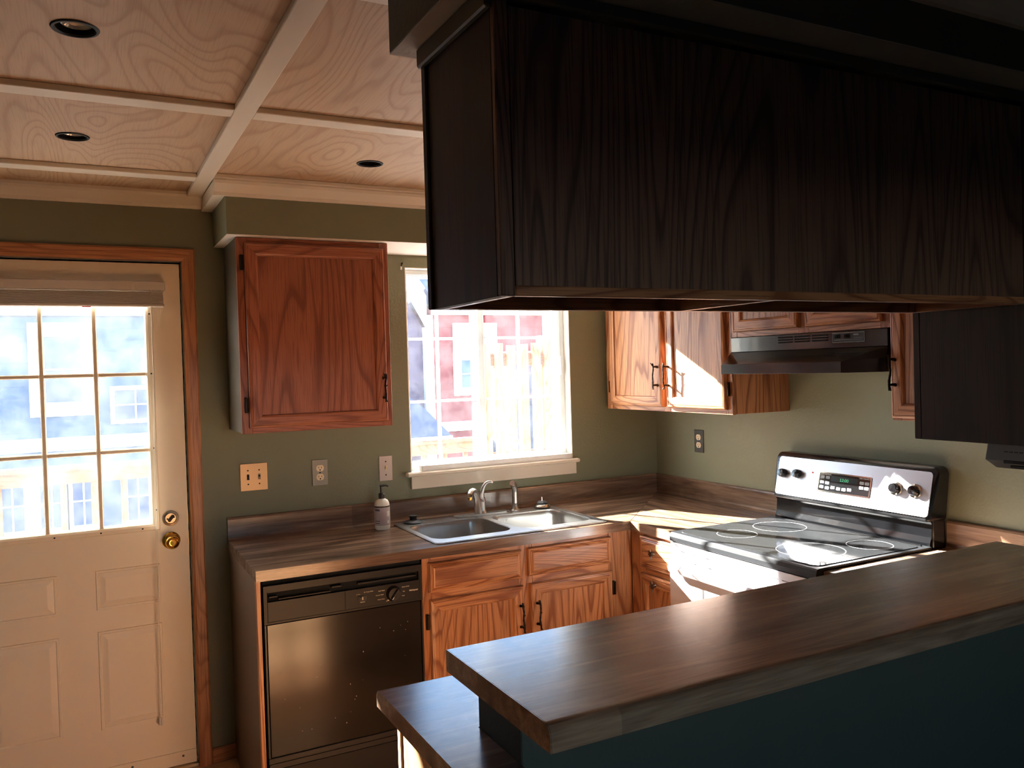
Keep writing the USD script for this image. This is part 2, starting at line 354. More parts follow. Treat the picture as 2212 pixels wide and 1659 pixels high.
DX0, DX1, DZ1 = -3.225, -2.362, 2.085
WX0, WX1, WZ0, WZ1 = -1.41, -0.532, 1.112, 2.079
wb = Polygon([(X0, 0), (0.14, 0), (0.14, 2.5), (X0, 2.5)], [[(DX0, -0.0001 + 0.0002), (DX1, 0.0001), (DX1, DZ1), (DX0, DZ1)], [(WX0, WZ0), (WX1, WZ0), (WX1, WZ1), (WX0, WZ1)]])
solo('wall_back', prism(wb, 'y', 0.0, 0.14), 'wall_olive', 'olive green painted kitchen wall with the door and the sink window', kind='structure')
solo('wall_right', box(0, 0.14, Y0, 0, 0, 2.5, 0), 'wall_olive', 'olive green painted wall behind the electric range', kind='structure')
solo('wall_left', box(X0 - .14, X0, Y0, 0.14, 0, 2.5, 0), 'wall_olive', 'olive wall at the far left of the dining room', kind='structure')
solo('wall_front', prism(Polygon([(X0 - .14, 0), (0.14, 0), (0.14, 2.5), (X0 - .14, 2.5)], [[(-2.2, 1.0), (-1.2, 1.0), (-1.2, 2.0), (-2.2, 2.0)]]), 'y', Y0 - .14, Y0), 'wall_olive', 'olive wall behind the viewer', kind='structure')

ce = thing('ceiling', 'plywood panelled ceiling divided by white battens', None, (0, 0, CZ), kind='structure')
part(ce, 'ceiling_slab', box(X0 - .14, 0.14, Y0 - .14, 0.14, 2.5, 2.6, 0), 'plaster')
BX = [X0, -3.34, -2.315, -1.285, -0.26, 0.0]
CY = [0.0, -0.345, -1.2, -2.06, -2.92, -3.78, -4.64, -5.5, Y0]
LIGHTS = [(-2.73, -1.622), (-2.744, -0.739), (-1.80, -0.737)]
for i in range(len(BX) - 1):
    for j in range(len(CY) - 1):
        xa, xb, ya, yb = BX[i], BX[i + 1], CY[j + 1], CY[j]
        poly = sbox(xa + .001, ya + .001, xb - .001, yb - .001)
        for lx, ly in LIGHTS:
            if xa < lx < xb and ya < ly < yb: poly = poly.difference(Point(lx, ly).buffer(0.041, quad_segs=12))
        part(ce, 'ceiling_panel', prism(poly, 'z', CZ, CZ + 0.012), 'ceiling_ply')
# soffits: over the sink wall, over the range wall, over the peninsula
part(ce, 'soffit', [box(-2.243, 0, -0.36, 0, 2.136, CZ, .002)], 'wall_olive', label='olive painted soffit above the sink wall cabinets')
part(ce, 'soffit_underside', box(-2.243, 0, -0.36, 0, 2.1345, 2.136, 0), 'white_paint', label='white underside of the soffit')
part(ce, 'soffit', [box(-0.36, 0, -2.2, -0.36, 2.1345, CZ, .002)], 'wall_olive')
part(ce, 'soffit', box(-2.235, 0, -2.605, -2.2, 2.168, CZ, .002), 'wall_dark', label='textured soffit box above the hanging cabinets')
part(ce, 'soffit_underside', box(-2.2345, 0, -2.6045, -2.2005, 2.1662, 2.168, 0), 'plaster')

bm = thing('trim_1', 'white painted main beam running across the ceiling towards the door wall', None, (-2.315, 0, 2.332), kind='structure')
part(bm, 'beam', box(-2.344, -2.287, Y0, -0.03, 2.332, CZ, .002), 'trim_white')
for bx in (-3.34, -1.285, -0.26):
    part(bm, 'beam', box(bx - .0285, bx + .0285, Y0 if bx < -3 else -2.2, -0.36 if bx > -2 else -.03, 2.333, CZ, .002), 'trim_white')
cr = thing('trim_2', 'white painted cross battens between the ceiling panels', None, (-2.7, -1.2, 2.333), kind='structure')
for cy in (-0.345, -1.2, -2.06, -2.92, -3.78, -4.64, -5.5):
    h = 0.034
    part(cr, 'batten', box(-3.31, -2.344, cy - h, cy + h, 2.333, CZ, .002), 'trim_white')
    if -2.1 < cy < -1: part(cr, 'batten', box(-2.287, -1.314, cy - h, cy + h, 2.333, CZ, .002), 'trim_white')
    if -2.1 < cy < -1: part(cr, 'batten', box(-1.256, -0.36, cy - h, cy + h, 2.333, CZ, .002), 'trim_white')
    part(cr, 'batten', box(X0, -3.37, cy - h, cy + h, 2.333, CZ, .002), 'trim_white')
crown = [(0, 2.288), (-0.012, 2.288), (-0.016, 2.30), (-0.042, 2.328), (-0.046, 2.338), (-0.046, CZ), (0, CZ)]
cw = thing('trim_3', 'white crown moulding above the entry door and along the sink soffit', None, (-2.7, 0, 2.288), kind='structure')
part(cw, 'crown_moulding', prism(crown, 'x', X0, -2.243), 'trim_white')
sc = [(-0.36 + a, b - .012) for a, b in crown[:-2]] + [(-0.36 - .046, 2.333), (-0.36, 2.333)]
part(cw, 'crown_moulding', prism(sc, 'x', -2.287, -0.36), 'trim_white')
part(cw, 'crown_moulding', box(-2.287, -2.243, -0.36, -0.0, 2.28, 2.332, .002), 'trim_white')
part(cw, 'soffit_batten', box(-2.287, -0.36, -0.408, -0.36, 2.333, CZ, .002), 'trim_white')
cd = thing('trim_4', 'dark crown moulding above the dining side of the hanging cabinets', None, (-1.2, -2.605, 2.25), kind='structure')
part(cd, 'crown_moulding', prism([(-2.605, 2.25), (-2.618, 2.25), (-2.622, 2.262), (-2.66, 2.33), (-2.66, CZ), (-2.605, CZ)], 'x', -2.235, 0), 'trim_white')
cl = thing('trim_5', 'narrow painted moulding between hanging cabinet and soffit', None, (-2.19, -2.4, 2.14), kind='structure')
part(cl, 'moulding', box(-2.2, -2.1872, -2.52, -2.24, 2.132, 2.166, .003), 'side_paint')
part(cl, 'moulding', box(-2.2, 0, -2.535, -2.521, 2.145, 2.166, .003), 'side_paint')

# entry door
D = Face('S', 0.02)
dr = thing('door_1', 'white half-glass entry door with nine panes and brass knob', None, (-2.79, 0.02, 0.0), kind='structure')
sx0, sx1 = -3.203, -2.378
gx0, gx1, gz0, gz1 = -3.065, -2.515, 1.015, 1.92
slab = Polygon([(sx0, 0.012), (sx1, 0.012), (sx1, 2.064), (sx0, 2.064)], [[(gx0 - .012, gz0 - .012), (gx1 + .012, gz0 - .012), (gx1 + .012, gz1 + .012), (gx0 - .012, gz1 + .012)]])
part(dr, 'slab', prism(slab, 'y', 0.02, 0.064), 'door_white')
lf = mitre(D, gx0 - .030, gx1 + .030, gz0 - .028, gz1 + .028, [(0, 0), (0, .006), (.004, .010), (.018, .012), (.026, .009), (.030, .003), (.030, -.02), (.020, -.02), (.020, 0)])
for m in lf: part(dr, 'lite_frame', m, 'door_white')
mx = [-2.882, -2.697]; mz = [1.314, 1.619]
for x in mx: part(dr, 'muntin', box(x - .0085, x + .0085, 0.012, 0.036, gz0, gz1, .003), 'door_white')
for z in mz:
    for a, b in zip([gx0] + [m + .0086 for m in mx], [m - .0086 for m in mx] + [gx1]): part(dr, 'muntin', box(a, b, 0.012, 0.036, z - .008, z + .008, .003), 'door_white')
xs, zs = [gx0] + mx + [gx1], [gz0] + mz + [gz1]
for i in range(3):
    for j in range(3):
        a, b, c, d = xs[i] + .0066, xs[i + 1] - .0066, zs[j] + .0066, zs[j + 1] - .0066
        if i == 0: a -= .0066 + .006
        if i == 2: b += .0066 + .006
        if j == 0: c -= .0066 + .006
        if j == 2: d += .0066 + .006
        part(dr, 'pane', box(a, b, 0.0385, 0.0415, c, d, 0), 'pane_door')
for u, v in ((-2.86, gz0 - .016), (-2.70, gz0 - .016), (-2.55, gz0 - .016), (gx1 + .018, 1.86), (gx1 + .018, 1.62), (gx1 + .018, 1.32), (gx1 + .018, 1.07)):
    part(dr, 'screw_cover', D.mesh(lathe([(0, .0135), (.003, .013), (.0035, .0105), (0, .0105)], (u, v, 0), 'z', 10)), 'slot_dark')
def door_panel(u0, u1, v0, v1):
    ring = mitre(D, u0, u1, v0, v1, [(0, 0), (.002, .005), (.009, .005), (.012, .0012), (.034, .0065), (.036, .0065), (.036, 0)])
    part(dr, 'door_panel', ring + [D.box(u0 + .035, u1 - .035, v0 + .035, v1 - .035, 0, .0066, .0005)], 'door_white')
for v0, v1 in ((0.695, 0.851), (0.219, 0.610)):
    door_panel(-2.725, -2.491, v0, v1); door_panel(-3.092, -2.858, v0, v1)
part(dr, 'door_sweep', D.box(sx0, sx1, .014, .069, 0, .006, .002), 'door_white')
for u in (-2.43, -2.62): part(dr, 'screw', D.mesh(lathe([(0, .0085), (.004, .008), (.005, .0055), (0, .0055)], (u, .05, 0), 'z', 10)), 'knob_pewter')
db = part(dr, 'deadbolt', D.mesh(lathe([(.0, .0), (.031, .0), (.032, .006), (.030, .011), (.022, .013), (.020, .010), (.0, .010)], (-2.445, 1.030, 0), 'z', 32)), 'nickel', 40, label='nickel deadbolt rosette')
tt = box(-.005, .005, -.016, .016, .010, .022, .003); th = math.radians(-40)
V = np.array(tt.vertices); tt.vertices = np.c_[V[:, 0] * math.cos(th) - V[:, 1] * math.sin(th) - 2.443, V[:, 0] * math.sin(th) + V[:, 1] * math.cos(th) + 1.030, V[:, 2]]
part(db, 'thumb_turn', D.mesh(tt), 'bronze')
for du, dv in ((-.012, -.002), (.013, .003)): part(db, 'screw', D.mesh(lathe([(0, .0115), (.003, .011), (.0035, .0095), (0, .0095)], (-2.445 + du, 1.03 + dv, 0), 'z', 10)), 'slot_dark')
kn = part(dr, 'door_knob', D.mesh(lathe([(0, 0), (.034, 0), (.035, .004), (.030, .010), (.016, .016), (.013, .022), (.013, .032), (.020, .038), (.027, .048), (.027, .058), (.022, .066), (.015, .069), (.013, .067), (.0, .066)], (-2.445, .939, 0), 'z', 40)), 'brass', 40, label='polished brass door knob')
part(kn, 'turn_button', D.mesh(join(lathe([(0, .0665), (.010, .0665), (.010, .068), (0, .068)], (-2.445, .939, 0), 'z', 20), box(-2.447, -2.443, .932, .946, .067, .073, .001))), 'brass')
part(dr, 'latch_plate', [box(-2.3775, -2.3765, 0.03, 0.055, 1.00, 1.06, 0), box(-2.3775, -2.3765, 0.03, 0.055, .91, .97, 0)], 'brass')
part(dr, 'jamb', [box(-2.3695, -2.3625, 0.0, 0.13, 0, 2.078, .001), box(-3.2245, -3.2125, 0.0, 0.13, 0, 2.078, .001), box(-3.2245, -2.3625, 0.0, 0.13, 2.0765, 2.0845, .001)], 'door_white')
part(dr, 'weatherstrip', [box(-2.392, -2.3696, 0.066, 0.085, .012, 2.076, 0), box(-3.2124, -3.19, 0.066, 0.085, .012, 2.076, 0), box(-3.19, -2.392, 0.066, 0.085, 2.05, 2.076, 0)], 'void_black')
part(dr, 'threshold', box(-3.21, -2.371, 0.0, 0.14, 0.0001, 0.011, .002), 'nickel')
ca = thing('trim_6', 'oak casing around the entry door', None, (-2.32, 0, 0), kind='structure')
W = Face('S', 0.0)
cp = [(0, 0), (0, .013), (.006, .018), (.040, .018), (.050, .012), (.051, 0)]
ms = mitre(W, -3.262, -2.320, -0.8, 2.124, cp)
def cutz(m, z=0.0):
    v = np.array(m.vertices); v[:, 2] = np.maximum(v[:, 2], z); return trimesh.Trimesh(v, m.faces, process=False)
part(ca, 'casing', cutz(ms[1]), 'trim_oak_z'); part(ca, 'casing', cutz(ms[3]), 'trim_oak_z'); part(ca, 'casing', ms[2], 'trim_oak_x')
bb = thing('baseboard_back', 'narrow oak baseboard between door casing and counter end', None, (-2.28, 0, 0), kind='structure')
part(bb, 'board', [box(-2.3195, -2.2155, -0.012, 0, 0, .062, .003)], 'trim_oak_x')
part(bb, 'board', [box(X0, -3.2625, -0.012, 0, 0, .062, .003)], 'trim_oak_x')

# sink window
wn = thing('window_1', 'white vinyl sliding window with grids above the sink', None, (-0.97, 0, 1.13), kind='structure')
fy0, fy1 = 0.055, 0.115
part(wn, 'jamb', [box(WX0, WX0 + .004, 0.001, fy1, 1.13, WZ1, 0), box(WX1 - .004, WX1, 0.001, fy1, 1.13, WZ1, 0), box(WX0 + .004, WX1 - .004, 0.001, fy1, WZ1 - .004, WZ1, 0)], 'white_paint')
FW = Face('S', fy1)
for m in mitre(FW, WX0 + .004, WX1 - .004, 1.130, WZ1 - .004, [(0, 0), (0, .060), (.006, .062), (.022, .062), (.022, .040), (.026, .040), (.026, 0)]): part(wn, 'frame', m, 'frame_vinyl')
S1 = Face('S', 0.112)   # fixed sash, left
S2 = Face('S', 0.082)   # sliding sash, right
def sash(F, u0, u1, v0, v1, st, th, mu, mv):
    sr = mitre(F, u0, u1, v0, v1, [(0, 0), (0, th), (st - .006, th), (st, th - .006), (st, 0)])
    s = part(wn, 'sash', sr, 'frame_vinyl')
    for x in mu: part(s, 'grid_bar', F.box(x - .007, x + .007, v0 + st, v1 - st, .009, .016, .002), 'thin_vinyl')
    edges = [u0 + st] + [e for x in mu for e in (x - .0072, x + .0072)] + [u1 - st]
    for z in mv:
        for k in range(0, len(edges), 2): part(s, 'grid_bar', F.box(edges[k], edges[k + 1], z - .007, z + .007, .009, .016, .002), 'thin_vinyl')
    part(s, 'pane', F.box(u0 + st - .003, u1 - st + .003, v0 + st - .003, v1 - st + .003, .0045, .0075, 0), 'pane_window')
    return s
sash(S1, -1.394, -0.985, 1.142, 2.062, .024, .022, [-1.2165], [1.452, 1.752])
s2 = sash(S2, -1.020, -0.558, 1.142, 2.062, .034, .026, [-0.789], [1.452, 1.752])
part(wn, 'latch', box(-0.566, -0.552, 0.040, 0.056, 1.56, 1.655, .003), 'vinyl_white')
part(wn, 'window_sill', [box(WX0 + .001, WX1 - .001, -0.0, fy1, 1.1125, 1.130, .002), box(-1.438, -0.508, -0.036, -0.0005, 1.1125, 1.132, .005)], 'trim_white')
part(wn, 'apron', box(-1.414, -0.522, -0.018, 0, 1.054, 1.112, .002), 'trim_white')
solo('sill_board', prism(rrect(-1.362, -0.545, -0.016, 0.022, .006), 'z', 1.132, 1.158), 'vinyl_white', 'long white bar lying along the window sill', 'bar')

w2 = thing('window_2', 'plain window in the dining room wall behind the viewer', None, (-1.7, Y0, 1.0), kind='structure')
for m in mitre(Face('N', Y0 - .10), 1.2, 2.2, 1.0, 2.0, [(0, 0), (0, .06), (.05, .06), (.05, 0)]): part(w2, 'frame', m, 'vinyl_white')
part(w2, 'pane', box(-2.155, -1.245, Y0 - .08, Y0 - .075, 1.045, 1.955, 0), 'pane_window')

# ------------------------------------------------------------------ cabinets
def twig(F, u, v0, v1, w, parent, seed=0, mat='bronze', flip=1):
    r = random.Random(seed); L = v1 - v0
    pts = [(u + r.uniform(-.0025, .0025), v0 - .006 + (L + .012) * t, w + .028 + r.uniform(-.002, .002)) for t in np.linspace(0, 1, 7)]
    bar = tube(spline(pts, 20), np.r_[np.linspace(.0028, .0042, 4), [.0036, .0046, .0036] * 4, np.linspace(.0042, .003, 4)], 8)
    ms = [bar]
    for v in (v0 + .012, v1 - .012):
        ms.append(tube(spline([(u, v, w), (u + .001, v + .002, w + .012), (u, v + .001, w + .027)], 8), np.linspace(.0062, .0036, 8), 8))
    ms.append(tube([(u, v1 - .006, w + .028), (u - .006 * flip, v1 + .004, w + .031), (u - .010 * flip, v1 + .008, w + .033)], [.0034, .0026, .0016], 7))
    ms.append(tube([(u, v0 + .004, w + .028), (u + .006 * flip, v0 - .006, w + .030)], [.0032, .002], 7))
    ms.append(tube([(u, (v0 + v1) / 2 + .006, w + .028), (u + .006, (v0 + v1) / 2 + .012, w + .031)], [.003, .0018], 7))
    part(parent, 'handle', [F.mesh(m) for m in ms], mat, 50, label='dark twig shaped pull' if mat == 'bronze' else None)
def hinge(F, u, v, parent, w=0.0):
    part(parent, 'hinge', [F.box(u - .005, u + .005, v - .030, v + .030, w, w + .012, .002), F.mesh(tube([(u + .004, v - .028, w + .013), (u + .004, v + .028, w + .013)], .004, 8))], 'bronze')
DOORP = [(0, 0), (0, .013), (.003, .018), (.008, .020), (.010, .0185), (.014, .020), (.040, .020), (.046, .0175), (.049, .011), (.050, .009), (.050, 0)]
def cab_door(par, F, u0, u1, v0, v1, fam='oak_', name='door', fw=None, w0=0.0, stiles=True):
    ax = F.ax(); pr = np.array(DOORP) + np.array([0, w0]); pr[:, 1] = np.where(np.array(DOORP)[:, 1] == 0, w0, pr[:, 1])
    d = part(par, name, F.box(u0 + .044, u1 - .044, v0 + .044, v1 - .044, w0 + .002, w0 + .010, .0005), fam + 'z')
    b, r, t, l = mitre(F, u0, u1, v0, v1, pr)
    part(d, 'rail', b, fam + ax); part(d, 'rail', t, fam + ax); part(d, 'stile', r, fam + 'z'); part(d, 'stile', l, fam + 'z')
    return d
def drawer_front(par, F, u0, u1, v0, v1, fam='oak_', name='drawer_front'):
    pr = [(0, 0), (0, .011), (.004, .016), (.007, .0165), (.010, .014), (.013, .0165), (.016, .015), (.019, .0185), (.024, .020), (.024, 0)]
    ax = F.ax()
    d = part(par, name, F.box(u0 + .023, u1 - .023, v0 + .023, v1 - .023, .002, .0199, .0003), fam + ax)
    for k, m in enumerate(mitre(F, u0, u1, v0, v1, pr)): part(d, 'edge_moulding', m, fam + (ax if k % 2 == 0 else 'z'))
    return d
def frame(par, F, us, v0, v1, rails, fam='oak_', d=.019, st=.036):
    """Face frame: stiles at each (u0, u1) of us, and rails (u0, u1, v0, v1)."""
    for a, b in us: part(par, 'frame_stile', F.box(a, b, v0, v1, -d, 0, .0012), fam + 'z')
    for a, b, c, e in rails: part(par, 'frame_rail', F.box(a, b, c, e, -d, -.0003, .0012), fam + F.ax())

# wall cabinet left of the window
wc = thing('wall_cabinet', 'reddish oak wall cabinet with a single door left of the window', 'cabinet', (-1.9, -0.16, 1.376))
F = Face('S', -0.315)
part(wc, 'side_panel', box(-2.205, -2.187, -0.296, -0.002, 1.378, 2.133, .001), 'side_paint', label='greyish painted cabinet side')
part(wc, 'body', [box(-1.617, -1.599, -0.296, -0.002, 1.378, 2.133, .001), box(-2.187, -1.617, -0.296, -0.002, 1.384, 1.40, .001), box(-2.187, -1.617, -0.296, -0.002, 2.115, 2.133, .001), box(-2.187, -1.617, -0.012, -0.002, 1.40, 2.115, 0)], 'oak_red_z')
frame(wc, F, [(-2.205, -2.166), (-1.638, -1.599)], 1.376, 2.133, [(-2.166, -1.638, 1.376, 1.418), (-2.166, -1.638, 2.085, 2.133)], 'oak_red_')
d = cab_door(wc, F, -2.178, -1.622, 1.397, 2.110, 'oak_red_')
twig(F, -1.640, 1.482, 1.586, .020, d, 3); hinge(F, -2.189, 2.035, d); hinge(F, -2.189, 1.487, d)

# corner wall cabinet on the range wall
cc = thing('wall_cabinet', 'oak corner wall cabinet with two doors between window wall and range hood', 'cabinet', (-0.16, -0.48, 1.376))
F = Face('W', -0.325)
part(cc, 'body', [box(-0.306, -0.002, -0.957, -0.939, 1.378, 2.133, .001), box(-0.306, -0.002, -0.04, -0.022, 1.378, 2.133, .001), box(-0.306, -0.002, -0.939, -0.04, 1.384, 1.40, .001), box(-.306, -.002, -.939, -.04, 2.115, 2.133, .001), box(-.012, -.002, -.939, -.04, 1.40, 2.115, 0)], 'oak_z')
frame(cc, F, [(0.022, 0.075), (0.495, 0.545), (0.917, 0.957)], 1.376, 2.133, [(.075, .495, 1.376, 1.412), (.545, .917, 1.376, 1.412), (.075, .495, 2.085, 2.133), (.545, .917, 2.085, 2.133)])
d1 = cab_door(cc, F, .070, .503, 1.398, 2.110); twig(F, .475, 1.487, 1.597, .020, d1, 5)
hinge(F, .058, 1.49, d1); hinge(F, .058, 2.035, d1)
d2 = cab_door(cc, F, .540, .930, 1.398, 2.110); twig(F, .556, 1.487, 1.597, .020, d2, 6, flip=-1)
hinge(F, .941, 1.485, d2); hinge(F, .941, 2.035, d2)
# cabinet over the hood
oc = thing('wall_cabinet', 'short oak cabinet with two doors directly above the range hood', 'cabinet', (-0.16, -1.34, 1.70))
part(oc, 'body', [box(-0.306, -0.002, -1.728, -1.71, 1.702, 2.133, .001), box(-0.306, -0.002, -.976, -.958, 1.702, 2.133, .001), box(-0.306, -0.002, -1.71, -.976, 1.702, 1.72, .001), box(-.306, -.002, -1.71, -.976, 2.115, 2.133, .001), box(-.012, -.002, -1.71, -.976, 1.72, 2.115, 0)], 'oak_z')
frame(oc, F, [(.958, .992), (1.325, 1.375), (1.69, 1.728)], 1.700, 2.133, [(.992, 1.325, 1.70, 1.735), (1.375, 1.69, 1.70, 1.735), (.992, 1.325, 2.085, 2.133), (1.375, 1.69, 2.085, 2.133)])
cab_door(oc, F, .985, 1.335, 1.722, 2.110); cab_door(oc, F, 1.372, 1.703, 1.722, 2.110)
# cabinet right of the hood
nc = thing('wall_cabinet', 'oak wall cabinet right of the range hood, mostly behind the hanging cabinets', 'cabinet', (-0.16, -1.98, 1.388))
part(nc, 'body', [box(-0.306, -0.002, -1.748, -1.730, 1.39, 2.133, .001), box(-0.306, -0.002, -2.235, -2.217, 1.39, 2.133, .001), box(-0.306, -0.002, -2.217, -1.748, 1.395, 1.411, .001), box(-.306, -.002, -2.217, -1.748, 2.115, 2.133, .001), box(-.012, -.002, -2.217, -1.748, 1.411, 2.115, 0)], 'oak_z')
frame(nc, F, [(1.730, 1.765), (2.20, 2.235)], 1.388, 2.133, [(1.765, 2.20, 1.388, 1.424), (1.765, 2.20, 2.085, 2.133)])
d = cab_door(nc, F, 1.738, 2.05, 1.397, 2.110); twig(F, 1.758, 1.495, 1.603, .020, d, 8)
d = cab_door(nc, F, 2.055, 2.225, 1.397, 2.110); twig(F, 2.075, 1.487, 1.60, .020, d, 9)

# hanging cabinets over the peninsula
hb = 1.708
hc = thing('hanging_cabinet', 'dark oak cabinet hanging from the soffit over the peninsula', 'cabinet', (-1.54, -2.38, hb))
xr, yk, yd = -0.9, -2.24, -2.52
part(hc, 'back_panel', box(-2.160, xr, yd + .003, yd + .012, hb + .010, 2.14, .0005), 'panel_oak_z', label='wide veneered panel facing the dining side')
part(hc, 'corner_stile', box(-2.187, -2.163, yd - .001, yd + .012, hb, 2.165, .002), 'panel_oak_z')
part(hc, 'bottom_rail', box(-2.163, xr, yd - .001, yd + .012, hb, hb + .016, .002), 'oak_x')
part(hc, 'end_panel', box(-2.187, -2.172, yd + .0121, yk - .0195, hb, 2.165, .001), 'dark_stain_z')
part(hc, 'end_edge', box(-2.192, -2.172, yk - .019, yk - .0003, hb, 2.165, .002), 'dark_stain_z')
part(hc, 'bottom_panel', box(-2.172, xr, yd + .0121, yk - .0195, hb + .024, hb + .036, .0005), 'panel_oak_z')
for x in (-1.635,): part(hc, 'divider', box(x - .009, x + .009, yd + .0121, yk - .0195, hb, hb + .0239, .001), 'oak_y')
part(hc, 'divider', box(-2.172, -2.160, yd + .0121, yk - .0195, hb, hb + .0239, .001), 'oak_y')
part(hc, 'divider', box(xr - .014, xr - .0005, yd + .0121, yk - .0195, hb, hb + .0239, .001), 'oak_y')
FN = Face('N', yk - .0192)
FN.w0 = yk - .0002
frame(hc, FN, [(-xr + .002, -xr + .04), (1.615, 1.655), (2.135, 2.172)], hb, 2.165, [(-xr + .04, 1.615, hb, hb + .038), (1.655, 2.135, hb, hb + .038), (-xr + .04, 1.615, 2.12, 2.165), (1.655, 2.135, 2.12, 2.165)])
for a, b in ((.925, 1.625), (1.645, 2.15)):
    cab_door(hc, FN, a, (a + b) / 2 - .004, hb + .02, 2.14); cab_door(hc, FN, (a + b) / 2 + .004, b, hb + .02, 2.14)
# tall corner end of the hanging cabinets
tc = thing('corner_cabinet', 'tall dark oak corner cabinet at the right end of the hanging cabinets', 'cabinet', (-0.45, -2.38, 1.395))
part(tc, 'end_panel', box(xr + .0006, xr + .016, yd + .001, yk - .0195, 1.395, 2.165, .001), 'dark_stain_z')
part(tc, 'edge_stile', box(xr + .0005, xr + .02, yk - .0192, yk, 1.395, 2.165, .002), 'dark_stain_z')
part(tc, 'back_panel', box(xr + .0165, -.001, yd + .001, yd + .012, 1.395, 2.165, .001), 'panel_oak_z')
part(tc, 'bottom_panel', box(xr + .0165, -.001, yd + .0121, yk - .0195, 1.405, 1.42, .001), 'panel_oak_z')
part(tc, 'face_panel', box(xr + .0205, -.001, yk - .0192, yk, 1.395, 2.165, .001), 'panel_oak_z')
ap = thing('under_cabinet_appliance', 'small grey appliance mounted under the tall corner cabinet', 'can opener', (-0.72, -2.45, 1.31))
part(ap, 'housing', [hull([(x, y, z) for x, y, z in [(-.79, -2.36, 1.394), (-.79, -2.505, 1.394), (-.62, -2.36, 1.394), (-.62, -2.505, 1.394), (-.795, -2.355, 1.345), (-.795, -2.51, 1.345), (-.62, -2.355, 1.345), (-.62, -2.51, 1.345), (-.775, -2.37, 1.325), (-.775, -2.50, 1.325), (-.63, -2.37, 1.325), (-.63, -2.50, 1.325)]])], 'appliance_grey')
part(ap, 'slot', box(-.797, -.7935, -2.49, -2.40, 1.339, 1.347, .001), 'slot_dark')
part(ap, 'lever', [box(-.805, -.7935, -2.475, -2.42, 1.330, 1.337, .002)], 'black_plastic')
FA = Face('W', -.7928)
part(ap, 'lettering', [FA.box(2.40 + .012 * k, 2.409 + .012 * k, 1.3655, 1.368, 0, .0004, 0) for k in range(5)], 'slot_dark')

# base cabinets under the sink
sb = thing('sink_base_cabinet', 'oak sink base cabinet with two doors and two false drawer fronts', 'cabinet', (-1.13, -0.32, 0))
F = Face('S', -0.613)
part(sb, 'body', [box(-1.604, -1.588, -0.594, -0.03, 0.10, 0.874, .001), box(-0.66, -0.642, -0.594, -0.03, .10, .874, .001), box(-1.588, -.66, -.594, -.03, .10, .118, .001), box(-1.60, -.66, -.545, -.53, 0, .0995, 0)], 'oak_z')
frame(sb, F, [(-1.604, -1.565), (-1.182, -1.118), (-.740, -.6178)], .10, .876, [(-1.565, -1.182, .842, .876), (-1.118, -.740, .842, .876), (-1.565, -1.182, .700, .748), (-1.118, -.740, .700, .748), (-1.565, -1.182, .10, .14), (-1.118, -.740, .10, .14)])
drawer_front(sb, F, -1.580, -1.172, .738, .854, name='false_drawer_front'); drawer_front(sb, F, -1.142, -.733, .742, .857, name='false_drawer_front')
d = cab_door(sb, F, -1.578, -1.168, .125, .708); twig(F, -1.188, .530, .640, .020, d, 11); hinge(F, -1.590, .625, d); hinge(F, -1.590, .22, d)
d = cab_door(sb, F, -1.135, -.732, .125, .710); twig(F, -1.110, .530, .640, .020, d, 12); hinge(F, -.721, .632, d); hinge(F, -.721, .22, d)
ep = thing('dishwasher_end_panel', 'oak end panel left of the dishwasher under the worktop', 'panel', (-2.222, -0.31, 0))
part(ep, 'side', box(-2.226, -2.216, -.60, -.003, 0.001, .876, .0005), 'side_brown')
part(ep, 'edge_strip', box(-2.228, -2.2125, -.626, -.6002, 0.001, .876, .001), 'oak_z')
# drawer base on the range wall
rb = thing('drawer_base_cabinet', 'narrow oak base cabinet with leaf knobs between sink corner and range', 'cabinet', (-0.32, -0.79, 0))
F = Face('W', -0.617)
part(rb, 'body', [box(-.598, -.03, -.9475, -.932, .10, .874, .001), box(-.598, -.03, -.664, -.645, .10, .874, .001), box(-.598, -.03, -.932, -.664, .10, .118, .001), box(-.545, -.53, -.9475, -.64, 0, .0995, 0)], 'oak_z')
frame(rb, F, [(.6137, .712), (.918, .9475)], .10, .876, [(.712, .918, .848, .876), (.712, .918, .69, .733), (.712, .918, .10, .14)])
dd = drawer_front(rb, F, .695, .942, .728, .862, name='drawer')
do = cab_door(rb, F, .697, .943, .125, .702)
def leaf_knob(F, u, v, parent):
    out = []
    rad = {0: 1.0, 22: .45, 48: .92, 70: .42, 100: .85, 128: .40, 150: .62, 172: .25}
    pts = []
    for s in (1, -1):
        ks = list(rad.items()) if s == 1 else list(rad.items())[::-1][:-1]
        for a, r in ks: pts.append((.0195 * r * math.sin(math.radians(s * a)), .0215 * r * math.cos(math.radians(s * a))))
    m = prism(Polygon(pts).buffer(.0008), 'z', .016, .0205); V = np.array(m.vertices)
    V[:, 2] += np.where(V[:, 2] > .018, -0.12 * np.abs(V[:, 0]), 0); V[:, :2] += [u, v]
    out.append(F.mesh(trimesh.Trimesh(V, m.faces, process=False)))
    out.append(F.mesh(tube([(u, v, 0), (u, v, .008), (u, v, .017)], [.007, .005, .006], 10)))
    out.append(F.mesh(tube([(u, v - .006, .0185), (u + .003, v - .017, .0185), (u + .006, v - .024, .019)], [.0018, .0018, .0022], 6)))
    part(parent, 'knob', out, 'knob_pewter', 30, label='pewter leaf shaped knob')
F2 = Face('W', -0.637)
leaf_knob(F2, .800, .802, dd); leaf_knob(F2, .806, .668, do)
